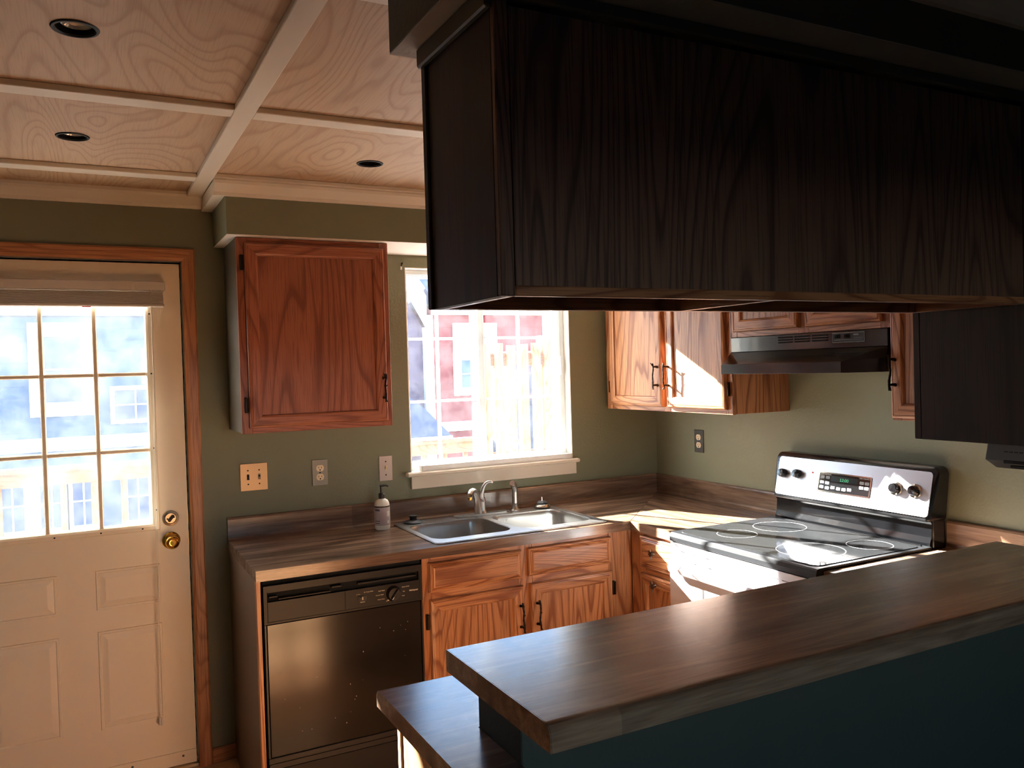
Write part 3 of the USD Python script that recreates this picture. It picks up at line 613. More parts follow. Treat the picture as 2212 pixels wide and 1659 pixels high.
# base cabinet right of the range and under the peninsula
pb = thing('peninsula_base_cabinet', 'oak base cabinet of the peninsula with sunlit end panel', 'cabinet', (-1.2, -2.05, 0))
FN = Face('N', -1.915)
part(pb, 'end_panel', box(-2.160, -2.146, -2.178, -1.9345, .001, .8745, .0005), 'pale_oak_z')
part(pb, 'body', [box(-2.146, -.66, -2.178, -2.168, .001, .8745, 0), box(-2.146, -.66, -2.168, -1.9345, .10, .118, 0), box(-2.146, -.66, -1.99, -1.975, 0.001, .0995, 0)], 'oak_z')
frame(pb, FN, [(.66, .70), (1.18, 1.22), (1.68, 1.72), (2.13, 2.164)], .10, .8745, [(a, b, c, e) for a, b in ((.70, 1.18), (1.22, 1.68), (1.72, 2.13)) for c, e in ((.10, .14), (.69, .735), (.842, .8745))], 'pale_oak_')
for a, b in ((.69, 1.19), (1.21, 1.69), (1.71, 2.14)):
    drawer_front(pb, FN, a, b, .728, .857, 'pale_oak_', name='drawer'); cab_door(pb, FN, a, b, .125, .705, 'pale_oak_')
pr_ = thing('range_side_cabinet', 'oak base cabinet right of the range under the sunlit worktop strip', 'cabinet', (-0.32, -1.95, 0))
part(pr_, 'body', [box(-.598, -.03, -1.742, -1.726, .001, .874, 0), box(-.598, -.03, -2.178, -2.16, .001, .874, 0), box(-.598, -.03, -2.16, -1.742, .10, .118, 0), box(-.54, -.53, -2.178, -1.726, 0, .0995, 0)], 'oak_z')
frame(pr_, Face('W', -.617), [(1.726, 1.76), (1.89, 1.913)], .10, .874, [(1.76, 1.89, .10, .14), (1.76, 1.89, .848, .874)])
cab_door(pr_, Face('W', -.617), 1.745, 1.905, .125, .862)

# ------------------------------------------------------------------ worktops
def nosed(poly, z0, z1, r=.006):
    """Worktop slab with rounded top edges."""
    ms = [prism(poly, 'z', z0, z1 - r)]
    steps = 4; last = poly
    v = []
    zs = [z1 - r + r * math.sin(t) for t in np.linspace(0, math.pi / 2, steps)]; off = [r - r * math.cos(t) for t in np.linspace(0, math.pi / 2, steps)]
    for a, b, oa, ob in zip(zs[:-1], zs[1:], off[:-1], off[1:]):
        ms.append(prism(poly.buffer(-(oa + ob) / 2, join_style='mitre'), 'z', a - .0002, b))
    return join(*ms)
def splash(axis, a0, a1, w):
    """Upstand along the wall (axis x: wall y = 0; axis y: wall x = 0) with an eased top."""
    pr = [(0, .915), (0, 1.010), (-.010, 1.011), (-.0155, 1.008), (-.0185, 1.002), (-.0185, .930), (-.0205, .922), (-.0265, .9155), (-.0265, .915)]
    return prism(pr, 'x' if axis == 'x' else 'y', a0, a1)
wt = thing('worktop', 'L-shaped brown wood-print laminate worktop around the sink corner', 'countertop', (-1.1, -0.32, 0.876))
sink_hole = rrect(-1.512, -.745, -.578, -.108, .04)
part(wt, 'slab', nosed(Polygon([(-2.229, -.635), (-.635, -.635), (-.0015, -.0012), (-2.229, -.001)]).difference(sink_hole), .876, .915, .0018), 'laminate_x')
part(wt, 'slab', nosed(Polygon([(-.635, -.9485), (-.001, -.9485), (-.001, -.0017), (-.635, -.6357)]), .876, .915, .0018), 'laminate_y')
part(wt, 'backsplash', splash('x', -2.229, -.02, 0), 'laminate_x'); part(wt, 'backsplash', splash('y', -.9485, -.001, 0), 'laminate_y')
pw = thing('peninsula_worktop', 'low wood-print worktop of the peninsula running round to the range', 'countertop', (-1.2, -2.0, 0.876))
pn = [(-1.89, .876), (-1.89, .897)] + [(-1.89 - .018 + .018 * math.cos(t), .897 + .018 * math.sin(t)) for t in np.linspace(0, math.pi / 2, 7)] + [(-2.1795, .915), (-2.1795, .876)]
part(pw, 'slab', [prism(pn, 'x', -2.1985, -.001), box(-2.1985, -2.0915, -2.40, -2.1795, .876, .915, 0)], 'laminate_x', 40)
part(pw, 'end_cap', [prism(pn, 'x', -2.2, -2.1986), box(-2.2, -2.1986, -2.40, -2.1795, .876, .915, 0)], 'laminate_x')
part(pw, 'slab', nosed(sbox(-.635, -1.8898, -.001, -1.7025), .876, .915, .004), 'laminate_y')
part(pw, 'backsplash', splash('y', -2.178, -1.7025, 0), 'laminate_y')
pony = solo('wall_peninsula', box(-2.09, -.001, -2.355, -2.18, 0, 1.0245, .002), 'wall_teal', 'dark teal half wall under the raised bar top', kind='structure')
bt = thing('bar_top', 'raised dark wood-print laminate bar top across the foreground', 'countertop', (-1.3, -2.35, 1.025))
def nose(y0, y1, z0, z1, r):
    a = [(y0 + r - r * math.cos(t), z1 - r + r * math.sin(t)) for t in np.linspace(0, math.pi / 2, 7)]
    return [(y0, z0)] + a + [(y1 - .003, z1), (y1, z1 - .003), (y1, z0)]
part(bt, 'slab', prism(nose(-2.552, -2.154, 1.025, 1.067, .020), 'x', -2.1405, -.446), 'laminate_x', 40)
part(bt, 'end_cap', prism(nose(-2.552, -2.154, 1.025, 1.067, .020), 'x', -2.143, -2.141), 'laminate_x')
# ------------------------------------------------------------------ sink and taps
sk = thing('sink', 'double bowl stainless steel sink set into the worktop', 'sink', (-1.13, -0.34, 0.915))
ZR = .9155
b1 = rrect(-1.508, -1.150, -.530, -.185, .06); b2 = rrect(-1.112, -.752, -.530, -.185, .06)
part(sk, 'rim', join(prism(rrect(-1.535, -.720, -.602, -.078, .03).difference(b1).difference(b2), 'z', ZR, ZR + .004), prism(rrect(-1.530, -.725, -.597, -.083, .028).difference(b1.buffer(.004)).difference(b2.buffer(.004)), 'z', ZR + .0035, ZR + .0055)), 'steel')
def bowl(x0, x1, y0, y1, depth):
    rings = []
    for z, ins, r in ((0.003, -.001, .06), (-.004, .002, .06), (-.02, .005, .06), (-depth + .03, .014, .055), (-depth + .008, .024, .05), (-depth, .045, .04)):
        c = np.array(rrect(x0 + ins, x1 - ins, y0 + ins, y1 - ins, r, 8).exterior.coords)[:-1]
        rings.append(np.c_[c, np.full(len(c), ZR + z)])
    n = len(rings[0]); v = np.vstack(rings + [[[(x0 + x1) / 2, (y0 + y1) / 2, ZR - depth - .004]]]); f = []
    for i in range(len(rings) - 1):
        for j in range(n):
            k = (j + 1) % n; f += [[i * n + j, (i + 1) * n + j, (i + 1) * n + k], [i * n + j, (i + 1) * n + k, i * n + k]]
    c = len(v) - 1; L = (len(rings) - 1) * n
    for j in range(n): f.append([L + j, c, L + (j + 1) % n])
    m = trimesh.Trimesh(v, f, process=False); 
    nrm = m.face_normals[len(f) - 1]
    if nrm[2] < 0: m.invert()
    return m
for x0, x1 in ((-1.508, -1.150), (-1.112, -.752)):
    bw = part(sk, 'bowl', bowl(x0, x1, -.530, -.185, .17), 'steel', 50)
    part(bw, 'drain', lathe([(0, .002), (.03, .002), (.042, .005), (.045, .003)], ((x0 + x1) / 2, -.357, ZR - .174), 'z', 24), 'chrome', 40)
fc = thing('faucet', 'brushed single-lever kitchen faucet behind the left sink bowl', 'faucet', (-1.12, -0.13, 0.921))
ZT = ZR + .0055
bx_, by_ = -1.117, -.128
part(fc, 'base_plate', nosed(sbox(bx_ - .112, by_ - .001, bx_ + .112, by_ + .001).buffer(.027, quad_segs=10), ZT, ZT + .009, .004), 'steel', 30)
part(fc, 'body', lathe([(0, ZT), (.024, ZT + .009), (.022, ZT + .016), (.017, ZT + .024), (.0165, ZT + .060), (.0185, ZT + .062), (.0185, ZT + .066), (.016, ZT + .069), (.015, ZT + .080), (.0, ZT + .082)], (bx_ + .006, by_, 0), 'z', 24), 'steel', 40)
part(fc, 'lever', tube(spline([(bx_ + .006, by_, ZT + .07), (bx_ + .004, by_ - .002, ZT + .095), (bx_ + .012, by_ - .004, ZT + .125), (bx_ + .028, by_ - .006, ZT + .147), (bx_ + .046, by_ - .008, ZT + .151), (bx_ + .058, by_ - .009, ZT + .146)], 24), np.linspace(.0135, .006, 24), 12), 'steel', 60)
part(fc, 'spout', tube(spline([(bx_ - .014, by_ - .004, ZT + .008), (bx_ - .022, by_ - .012, ZT + .045), (bx_ - .036, by_ - .034, ZT + .088), (bx_ - .062, by_ - .066, ZT + .122), (bx_ - .090, by_ - .096, ZT + .128), (bx_ - .106, by_ - .112, ZT + .116)], 26), np.linspace(.019, .0115, 26), 14), 'steel', 60)
part(fc, 'aerator', lathe([(0, 0), (.009, 0), (.0095, .012), (0, .012)], (bx_ - .105, by_ - .110, ZT + .094), 'z', 16), 'brass', 40)
part(fc, 'temperature_mark', lathe([(0, 0), (.003, 0), (.003, .002), (0, .0025)], (bx_ - .006, by_ - .0135, ZT + .074), '-y', 10), 'red_plastic')
sp = thing('side_sprayer', 'steel side sprayer standing at the right of the faucet', 'sprayer', (-0.935, -0.11, 0.921))
part(sp, 'base', lathe([(0, ZT), (.024, ZT), (.024, ZT + .004), (.016, ZT + .012), (.013, ZT + .030), (0, ZT + .030)], (-.932, -.115, 0), 'z', 24), 'steel', 40)
part(sp, 'handle', tube(spline([(-.932, -.115, ZT + .028), (-.932, -.115, ZT + .034), (-.931, -.115, ZT + .07), (-.933, -.117, ZT + .100), (-.942, -.126, ZT + .124), (-.952, -.136, ZT + .132)], 24), np.r_[.012, .0145, np.linspace(.0145, .0135, 12), np.linspace(.014, .0165, 10)], 14), 'steel', 50)
part(sp, 'nozzle', tube([(-.951, -.135, ZT + .1315), (-.9575, -.1415, ZT + .136)], [.0135, .0125], 14), 'steel', 40)
st_ = thing('sink_stopper', 'black rubber sink stopper at the left back corner of the sink', 'stopper', (-1.452, -0.115, 0.921))
part(st_, 'flange', lathe([(0, 0), (.042, 0), (.044, .004), (.040, .008), (.024, .013), (0, .013)], (-1.452, -.125, ZT), 'z', 28), 'rubber_black', 40)
part(st_, 'grip', lathe([(0, .012), (.017, .012), (.015, .022), (.019, .030), (.018, .033), (0, .033)], (-1.452, -.125, ZT), 'z', 24), 'rubber_black', 40)
bs = thing('sink_strainer', 'steel basket strainer with black seal resting beside the right sink bowl', 'strainer', (-0.79, -0.13, 0.921))
part(bs, 'basket', lathe([(0, 0), (.036, 0), (.041, .004), (.042, .010), (.036, .018), (.030, .020), (0, .020)], (-.793, -.13, ZT), 'z', 28), 'chrome', 40)
part(bs, 'seal', lathe([(0, .020), (.026, .020), (.027, .025), (.020, .032), (.008, .034), (0, .034)], (-.793, -.13, ZT), 'z', 24), 'rubber_black', 40)
part(bs, 'pin', tube([(-.793, -.13, ZT + .033), (-.793, -.13, ZT + .052)], .0025, 8), 'chrome')
so = thing('soap_dispenser', 'pale soap bottle with black pump and greyish label beside the sink', 'soap bottle', (-1.607, -0.16, 0.915))
cx, cy = -1.607, -.160
part(so, 'bottle', lathe([(0, .9155), (.028, .9155), (.032, .920), (.0335, .932), (.0335, 1.020), (.032, 1.032), (.026, 1.043), (.016, 1.049), (.013, 1.051), (0, 1.051)], (cx, cy, 0), 'z', 32), 'soap_white', 40)
part(so, 'label', lathe([(.0336, .937), (.0342, .937), (.0342, 1.014), (.0336, 1.014)], (cx, cy, 0), 'z', 32), 'soap_label', 40)
part(so, 'band', lathe([(.0337, 1.0145), (.0344, 1.0145), (.0344, 1.0205), (.0337, 1.0205)], (cx, cy, 0), 'z', 32), 'soap_band', 40)
def wrap(a0, a1, z0, z1, r):
    n = 6; th = np.linspace(math.radians(a0), math.radians(a1), n)
    v = [(cx + rr * math.cos(t), cy + rr * math.sin(t), z) for z in (z0, z1) for rr in (r, r + .0004) for t in th]; f = []
    for i in range(n - 1):
        q = lambda a, b: a * n + b
        f += [[q(1, i), q(1, i + 1), q(3, i + 1)], [q(1, i), q(3, i + 1), q(3, i)], [q(0, i + 1), q(0, i), q(2, i)], [q(0, i + 1), q(2, i), q(2, i + 1)], [q(2, i), q(3, i), q(3, i + 1)], [q(2, i), q(3, i + 1), q(2, i + 1)], [q(0, i), q(1, i + 1), q(1, i)], [q(0, i), q(0, i + 1), q(1, i + 1)]]
    return trimesh.Trimesh(v, f, process=False)
part(so, 'label_print', [wrap(-72, -48, .975, .998, .0343), wrap(-70, -50, .945, .957, .0343)], 'print_white')
part(so, 'label_print', [wrap(-165, -125, 1.000, 1.008, .0343), wrap(-165, -125, .955, .958, .0343), wrap(-160, -128, .946, .949, .0343)], 'label_dark')
part(so, 'pump_collar', lathe([(0, 1.051), (.0135, 1.051), (.0135, 1.070), (.011, 1.074), (.006, 1.076), (0, 1.076)], (cx, cy, 0), 'z', 24), 'black_plastic', 30)
part(so, 'pump', [tube([(cx - .002, cy, 1.074), (cx - .002, cy, 1.104)], .0042, 10), tube(spline([(cx - .006, cy, 1.107), (cx + .008, cy - .001, 1.106), (cx + .024, cy - .002, 1.105), (cx + .030, cy - .002, 1.101)], 10), np.linspace(.0055, .0038, 10), 10)], 'black_plastic', 40)

# ------------------------------------------------------------------ dishwasher
dw = thing('dishwasher', 'black built-in dishwasher with dial under the worktop', 'dishwasher', (-1.91, -0.32, 0))
F = Face('S', -0.620)
x0, x1 = -2.209, -1.609
part(dw, 'tub', box(x0, x1, -.585, -.05, .10, .868, 0), 'void_black')
ctl = Polygon([(x0 + .004, .720), (x1 - .002, .720), (x1 - .002, .856), (x0 + .004, .856)], [[(x0 + .018, .798), (x1 - .016, .798), (x1 - .016, .832), (x0 + .018, .832)]])
cp_ = part(dw, 'control_panel', F.mesh(prism(ctl, 'z', -.02, .012)), 'dishwasher_panel')
part(cp_, 'bezel_groove', [F.box(x0 + .016, x0 + .018, .728, .836, .0121, .0126, 0), F.box(x0 + .016, x1 - .012, .727, .7285, .0121, .0126, 0), F.box(x1 - .0125, x1 - .0110, .728, .836, .0121, .0126, 0)], 'void_black')
part(cp_, 'handle_recess', F.box(x0 + .018, x1 - .016, .798, .832, -.019, -.006, 0), 'void_black')
part(cp_, 'handle', [F.box(x0 + .055, x0 + .245, .802, .808, -.005, .010, .002), F.box(x0 + .022, x0 + .054, .812, .819, -.005, .012, .002), F.box(x0 + .246, x0 + .285, .815, .823, -.005, .012, .002)], 'dishwasher_panel')
part(cp_, 'vent_louvre', [F.box(x0 + .345, x1 - .022, .811, .820, -.005, .006, .002)], 'dishwasher_panel')
part(cp_, 'panel_seam', F.box(-1.914, -1.9125, .732, .797, .0121, .0126, 0), 'void_black')
kn = part(cp_, 'dial', F.mesh(lathe([(0, .012), (.029, .012), (.029, .017), (.025, .026), (.023, .030), (0, .031)], (-1.728, .762, 0), 'z', 36)), 'black_plastic', 30)
gx = box(-.006, .006, -.022, .022, .030, .040, .003); V = np.array(gx.vertices); th = math.radians(-38)
gx.vertices = np.c_[V[:, 0] * math.cos(th) - V[:, 1] * math.sin(th) - 1.728, V[:, 0] * math.sin(th) + V[:, 1] * math.cos(th) + .762, V[:, 2]]
part(kn, 'dial_grip', F.mesh(gx), 'black_plastic')
pm = box(-.0012, .0012, -.021, -.010, .040, .0405, 0); V = np.array(pm.vertices)
pm.vertices = np.c_[V[:, 0] * math.cos(th) - V[:, 1] * math.sin(th) - 1.728, V[:, 0] * math.sin(th) + V[:, 1] * math.cos(th) + .762, V[:, 2]]
part(kn, 'pointer', F.mesh(pm), 'print_white')
part(cp_, 'rocker_switch', [F.box(-1.865, -1.832, .752, .771, .012, .0145, .001), F.box(-1.860, -1.850, .755, .768, .0145, .018, .001)], 'black_plastic')
part(cp_, 'switch_mark', F.box(-1.8495, -1.8465, .756, .767, .0146, .0152, 0), 'print_white')
part(cp_, 'brand_lettering', text(F, 'Whirlpool', -1.6645, .7605, .0056, .0121, bold=True), 'print_white')
lab = [text(F, s, u, v, .0036, .0121) for s, u, v in (('Light Wash', -1.787, .777), ('Normal Wash', -1.797, .762), ('Pots & Pans', -1.790, .745), ('OFF', -1.757, .735), ('Rinse & Hold', -1.693, .779), ('Dry', -1.690, .762), ('Heat', -1.694, .746), ('Air Dry', -1.872, .776), ('Hi-Temp Wash', -1.842, .781), ('Options', -1.857, .746))]
part(cp_, 'control_lettering', lab, 'print_white')
part(cp_, 'off_mark', F.box(-1.752, -1.7445, .737, .741, .0121, .0127, 0), 'print_white')
part(dw, 'trim_strip', F.box(x0 + .004, x1 - .002, .8565, .8745, -.02, -.008, .001), 'void_black')
part(dw, 'door', F.box(x0 + .012, x1 - .008, .243, .7185, -.02, .008, .003), 'dishwasher_door')
part(dw, 'door_edge_trim', F.box(x0 + .004, x0 + .0115, .243, .7185, -.02, .010, .001), 'black_plastic'); part(dw, 'door_edge_trim', F.box(x1 - .0075, x1 - .002, .243, .7185, -.02, .010, .001), 'black_plastic')
part(dw, 'lower_trim', [F.box(x0 + .004, x1 - .002, .222, .2425, -.02, .010, .002), F.box(x0 + .004, x1 - .002, .196, .2215, -.02, .004, .004)], 'black_plastic')
part(dw, 'kick_panel', F.box(x0 + .004, x1 - .002, .02, .1955, -.03, -.004, .003), 'dishwasher_panel')
sc_r = random.Random(4)
part(dw, 'scratches', [F.box(u, u + .0015 + .002 * sc_r.random(), v, v + .001 + .004 * sc_r.random(), .0081, .00825, 0) for u, v in [(sc_r.uniform(x0 + .03, x1 - .03), sc_r.uniform(.27, .70)) for _ in range(26)]], 'print_grey', kind='stuff')

# ------------------------------------------------------------------ range
rg = thing('electric_range', 'black glass-top electric range with stainless control panel', 'stove', (-0.34, -1.338, 0))
ya, yb = -1.700, -0.9500
part(rg, 'body', [box(-.635, -.03, ya, yb, .05, .884, .003), box(-.56, -.06, ya + .04, yb - .04, .001, .05, 0)], 'black_enamel')
F = Face('W', -.660)
ckp = [(-.660, .8855), (-.666, .889), (-.667, .905), (-.664, .918), (-.658, .9225), (-.645, .924), (-.098, .924), (-.098, .886)]
part(rg, 'cooktop_frame', prism(ckp, 'y', ya, yb), 'apron_black')
gl = part(rg, 'cooktop_glass', prism(rrect(-.640, -.125, ya + .022, yb - .022, .03), 'z', .9242, .9262), 'cooktop')
def ring(cx, cy, r, w=.0028):
    return prism(Point(cx, cy).buffer(r, quad_segs=20).difference(Point(cx, cy).buffer(r - w, quad_segs=20)), 'z', .9263, .9266)
for bx, by, r in ((-.255, -1.135, .105), (-.490, -1.145, .078), (-.475, -1.500, .118), (-.245, -1.560, .080)):
    part(gl, 'burner_ring', ring(bx, by, r), 'print_grey')
part(gl, 'rear_ridge', tube([(-.112, ya + .03, .925), (-.112, yb - .03, .925)], .004, 8), 'black_gloss', 50)
# backguard
neck = [(-.098, .924), (-.098, .935), (-.090, .955), (-.086, 1.0), (-.098, 1.022), (-.098, 1.03), (-.02, 1.03), (-.02, .90), (-.098, .90)]
part(rg, 'backguard_neck', prism(neck, 'y', ya + .006, yb - .006), 'black_gloss')
def guard(z0, z1, xb, xt, xr, y0, y1, r):
    pts = []
    for yc, zc in ((y0 + r, z0 + r * .5), (y1 - r, z0 + r * .5), (y0 + r, z1 - r), (y1 - r, z1 - r)):
        rr = r * .5 if zc < (z0 + z1) / 2 else r
        for t in np.linspace(0, 2 * np.pi, 20, endpoint=False):
            yy, zz = yc + rr * math.cos(t), zc + rr * math.sin(t); k = (zz - z0) / (z1 - z0)
            pts.append((xb + (xt - xb) * k, yy, zz)); pts.append((xr, yy, zz))
            pts.append((xb + (xt - xb) * k - .008, yc + (rr - .008) * math.cos(t), zc + (rr - .008) * math.sin(t)))
    return hull(pts)
part(rg, 'backguard_housing', [guard(1.012, 1.205, -.108, -.062, -.018, ya - .016, yb + .004, .028), box(-.084, -.018, ya + .002, yb - .002, .90, 1.05, .003)], 'black_enamel', 30)
# the control panel lies on the sloping face
n0, n1 = np.array([-.1175, 0, 1.020]), np.array([-.0735, 0, 1.200])
dv = (n1 - n0); Lg = np.linalg.norm(dv); dv /= Lg; nw = np.array([-dv[2], 0, dv[0]])
class Slope:
    def pt(s, P):
        P = np.atleast_2d(np.asarray(P, float)); return np.c_[n0[0] + dv[0] * P[:, 1] + nw[0] * P[:, 2], -P[:, 0], n0[2] + dv[2] * P[:, 1] + nw[2] * P[:, 2]]
    def mesh(s, m): return fix(trimesh.Trimesh(s.pt(m.vertices), m.faces, process=False))
    def box(s, u0, u1, v0, v1, a, b, bev=.0012): return s.mesh(box(u0, u1, v0, v1, a, b, bev))
SL = Slope()
cpn = part(rg, 'control_panel', SL.mesh(prism(rrect(.975, 1.700, .010, .172, .014), 'z', .0, .004)), 'steel_panel', label='brushed stainless control panel')
for u, v in ((1.010, .100), (1.090, .104), (1.560, .098), (1.640, .098)):
    k_ = part(cpn, 'knob', SL.mesh(lathe([(0, .004), (.017, .004), (.019, .008), (.018, .022), (.015, .028), (0, .029)], (u, v, 0), 'z', 28)), 'black_gloss', 35)
    if u > 1.5: part(k_, 'chrome_ring', SL.mesh(lathe([(.019, .004), (.026, .004), (.025, .009), (.019, .010)], (u, v, 0), 'z', 28)), 'chrome', 40)
dp = part(cpn, 'display_panel', SL.mesh(prism(rrect(1.205, 1.448, .052, .122, .003), 'z', .004, .0052)), 'black_gloss')
part(dp, 'display_bezel', SL.mesh(prism(rrect(1.200, 1.453, .047, .127, .005).difference(rrect(1.205, 1.448, .052, .122, .003)), 'z', .004, .006)), 'chrome')
part(dp, 'clock_window', SL.box(1.262, 1.392, .092, .114, .0052, .0058, 0), 'display')
part(dp, 'clock_digits', [SL.mesh(trimesh.Trimesh(np.array(m.vertices) * [1, 1, 1] + [1.305, .096, .0059], m.faces, process=False)) for m in [meshkit.text_mesh('12:00', .011, .0003, True)]], 'glow_green')
btn = [SL.mesh(prism(rrect(u, u + .020, v, v + .012, .003), 'z', .0052, .0058)) for u, v in ((1.210, .100), (1.236, .100), (1.210, .080), (1.236, .078), (1.210, .060), (1.238, .058), (1.266, .062), (1.294, .060), (1.320, .060), (1.346, .062), (1.400, .094), (1.424, .094), (1.400, .076), (1.424, .076))]
for m in btn: part(dp, 'button', m, 'print_grey')
def stext(s, u, v, h): 
    m = meshkit.text_mesh(s, h, .0003); return SL.mesh(trimesh.Trimesh(np.array(m.vertices) + [u, v, .0053], m.faces, process=False))
part(dp, 'panel_lettering', [stext('OVEN CONTROLS', 1.208, .1155, .0045), stext('TIME CONTROLS', 1.395, .1155, .0045)], 'print_white')
part(cpn, 'indicator_light', SL.mesh(lathe([(0, .004), (.003, .004), (.003, .006), (0, .0065)], (1.165, .118, 0), 'z', 10)), 'red_plastic')
part(cpn, 'badge', SL.mesh(lathe([(0, .004), (.006, .004), (.006, .0048), (0, .0048)], (1.31, .027, 0), 'z', 20)), 'print_grey')
# oven front
part(rg, 'vent_trim', F.mesh(prism(Polygon([(-yb + .002, .822), (-ya - .002, .822), (-ya - .002, .884), (-yb + .002, .884)], [[(u, .8535), (u + .098, .8535), (u + .098, .8565), (u, .8565)] for u in np.arange(.975, 1.62, .115)]), 'z', -.024, .004)), 'steel_front')
part(rg, 'vent_void', F.box(-yb + .01, -ya - .01, .845, .88, -.0238, -.012, 0), 'print_grey')
od = part(rg, 'oven_door', F.mesh(prism(rrect(-yb + .002, -ya - .002, .22, .818, .01).difference(rrect(-yb + .14, -ya - .14, .34, .60, .02)), 'z', -.024, .012)), 'steel_front')
part(od, 'oven_window', F.box(-yb + .135, -ya - .135, .335, .605, -.02, .004, 0), 'black_gloss')
hp = [(.012, .815), (.030, .817), (.048, .812), (.053, .795), (.048, .778), (.036, .774), (.030, .782), (.012, .784)]
hm = trimesh.creation.extrude_polygon(Polygon(hp), .70, engine='earcut'); V = np.array(hm.vertices)
part(od, 'oven_handle', F.mesh(trimesh.Trimesh(np.c_[V[:, 2] + .99, V[:, 1], V[:, 0] + .0002], hm.faces, process=False)), 'steel_front', 30)
part(rg, 'storage_drawer', F.box(-yb + .002, -ya - .002, .07, .215, -.024, .010, .004), 'steel_front')

# ------------------------------------------------------------------ range hood
hd = thing('range_hood', 'black under-cabinet range hood above the range', 'range hood', (-0.25, -1.34, 1.552))
hy0, hy1 = -1.722, -.962
part(hd, 'canopy', box(-.332, -.003, hy0, hy1, 1.638, 1.6995, .002), 'black_enamel')
top = [(-.332, hy0, 1.638), (-.332, hy1, 1.638), (-.003, hy1, 1.638), (-.003, hy0, 1.638)]
lipT = [(-.470, -1.645, 1.590), (-.470, -1.060, 1.590)]
lipB = [(-.470, -1.645, 1.552), (-.470, -1.060, 1.552)]
part(hd, 'visor', hull(top + lipT + lipB + [(-.345, hy0, 1.552), (-.345, hy1, 1.552), (-.003, hy0, 1.552), (-.003, hy1, 1.552), (-.345, hy0, 1.60), (-.345, hy1, 1.60)]), 'black_enamel')
part(hd, 'lip', [hull([(-.473, -1.647, z) for z in (1.552, 1.588)] + [(-.473, -1.058, z) for z in (1.552, 1.588)] + [(-.4705, -1.647, z) for z in (1.552, 1.588)] + [(-.4705, -1.058, z) for z in (1.552, 1.588)])], 'black_enamel')
part(hd, 'underside_filter', box(-.43, -.03, -1.62, -1.08, 1.5505, 1.5518, 0), 'steel')
FH = Face('W', -.332)
for k, u in enumerate((1.228, 1.312, 1.397)):
    part(hd, 'vent', [FH.box(u, u + .075, 1.666 + .0095 * j, 1.6715 + .0095 * j, .0001, .0012, 0) for j in range(3)], 'void_black')
sw = part(hd, 'switch_panel', FH.box(1.491, 1.631, 1.657, 1.693, 0, .0022, .0005), 'print_grey')
part(sw, 'switch_face', FH.box(1.4935, 1.6285, 1.6595, 1.6905, .0022, .0030, 0), 'black_plastic')
for u in (1.504, 1.545): part(sw, 'rocker_switch', [FH.box(u, u + .024, 1.672, 1.687, .0030, .0055, .001), FH.box(u + .009, u + .015, 1.675, 1.684, .0055, .0085, .001)], 'void_black')
part(sw, 'panel_print', [FH.box(1.585, 1.606, 1.681, 1.686, .0031, .0034, 0), FH.box(1.500, 1.622, 1.6655, 1.6665, .0031, .0034, 0), FH.box(1.585, 1.622, 1.672, 1.673, .0031, .0034, 0)], 'print_grey')

# ------------------------------------------------------------------ plates, outlets, hooks
def screw(F, u, v, w, par): part(par, 'screw', F.mesh(lathe([(0, w + .0012), (.003, w + .001), (.0034, w), (0, w)], (u, v, 0), 'z', 10)), 'slot_dark')
F = Face('S', 0.0)
p1 = thing('switch_plate', 'beige metallic double switch plate nearest the door', 'light switch', (-2.114, 0, 1.171))
part(p1, 'plate', F.box(-2.170, -2.058, 1.114, 1.229, .0002, .005, .002), 'plate_beige')
for u in (-2.138, -2.092):
    t = part(p1, 'toggle', [F.box(u - .005, u + .005, 1.160, 1.184, .005, .0058, 0), F.mesh(hull([(u - .004, 1.164, .005), (u + .004, 1.164, .005), (u - .004, 1.180, .005), (u + .004, 1.180, .005), (u - .003, 1.166, .012), (u + .003, 1.166, .012), (u - .003, 1.172, .013), (u + .003, 1.172, .013)]))], 'slot_dark' if u < -2.1 else 'knob_pewter')
    screw(F, u, 1.200, .005, p1); screw(F, u, 1.142, .005, p1)
p3 = thing('switch_plate', 'pale grey single switch plate beside the window', 'light switch', (-1.532, 0, 1.161))
part(p3, 'plate', F.box(-1.563, -1.501, 1.104, 1.217, .0002, .006, .002), 'plate_pink')
part(p3, 'toggle', F.mesh(hull([(-1.537, 1.152, .006), (-1.527, 1.152, .006), (-1.537, 1.172, .006), (-1.527, 1.172, .006), (-1.536, 1.166, .018), (-1.528, 1.166, .018), (-1.536, 1.173, .018), (-1.528, 1.173, .018)])), 'almond')
screw(F, -1.532, 1.192, .006, p3); screw(F, -1.532, 1.131, .006, p3)
def outlet(F, uc, vc, name, label, plate):
    c = F.pt([(uc, vc, 0)])[0]
    t = thing(name, label, 'electrical outlet', tuple(c), 'duplex outlets above the worktop')
    part(t, 'plate', F.box(uc - .0345, uc + .0345, vc - .0570, vc + .0570, .0002, .0052, .002), plate)
    for dv_ in (.0195, -.0195):
        sh = Point(0, 0).buffer(.0172, quad_segs=10).intersection(sbox(-.0172, -.0140, .0172, .0140))
        m = prism(sh, 'z', .0052, .0075); m.apply_translation((uc, vc + dv_, 0))
        o = part(t, 'receptacle', F.mesh(m), 'almond')
        part(o, 'slot', [F.box(uc - .0075, uc - .0055, vc + dv_ - .001, vc + dv_ + .007, .0075, .0078, 0), F.box(uc + .0052, uc + .0072, vc + dv_ - .001, vc + dv_ + .0065, .0075, .0078, 0), F.mesh(prism(Point(uc, vc + dv_ - .0075).buffer(.003), 'z', .0075, .0078))], 'slot_dark')
    screw(F, uc, vc, .0052, t)
outlet(Face('S', 0.0), -1.833, 1.1665, 'wall_outlet', 'duplex outlet with grey plate below the left wall cabinet', 'plate_grey')
outlet(Face('W', 0.0), .352, 1.206, 'wall_outlet', 'duplex outlet with dark plate on the wall left of the range', 'plate_dark')
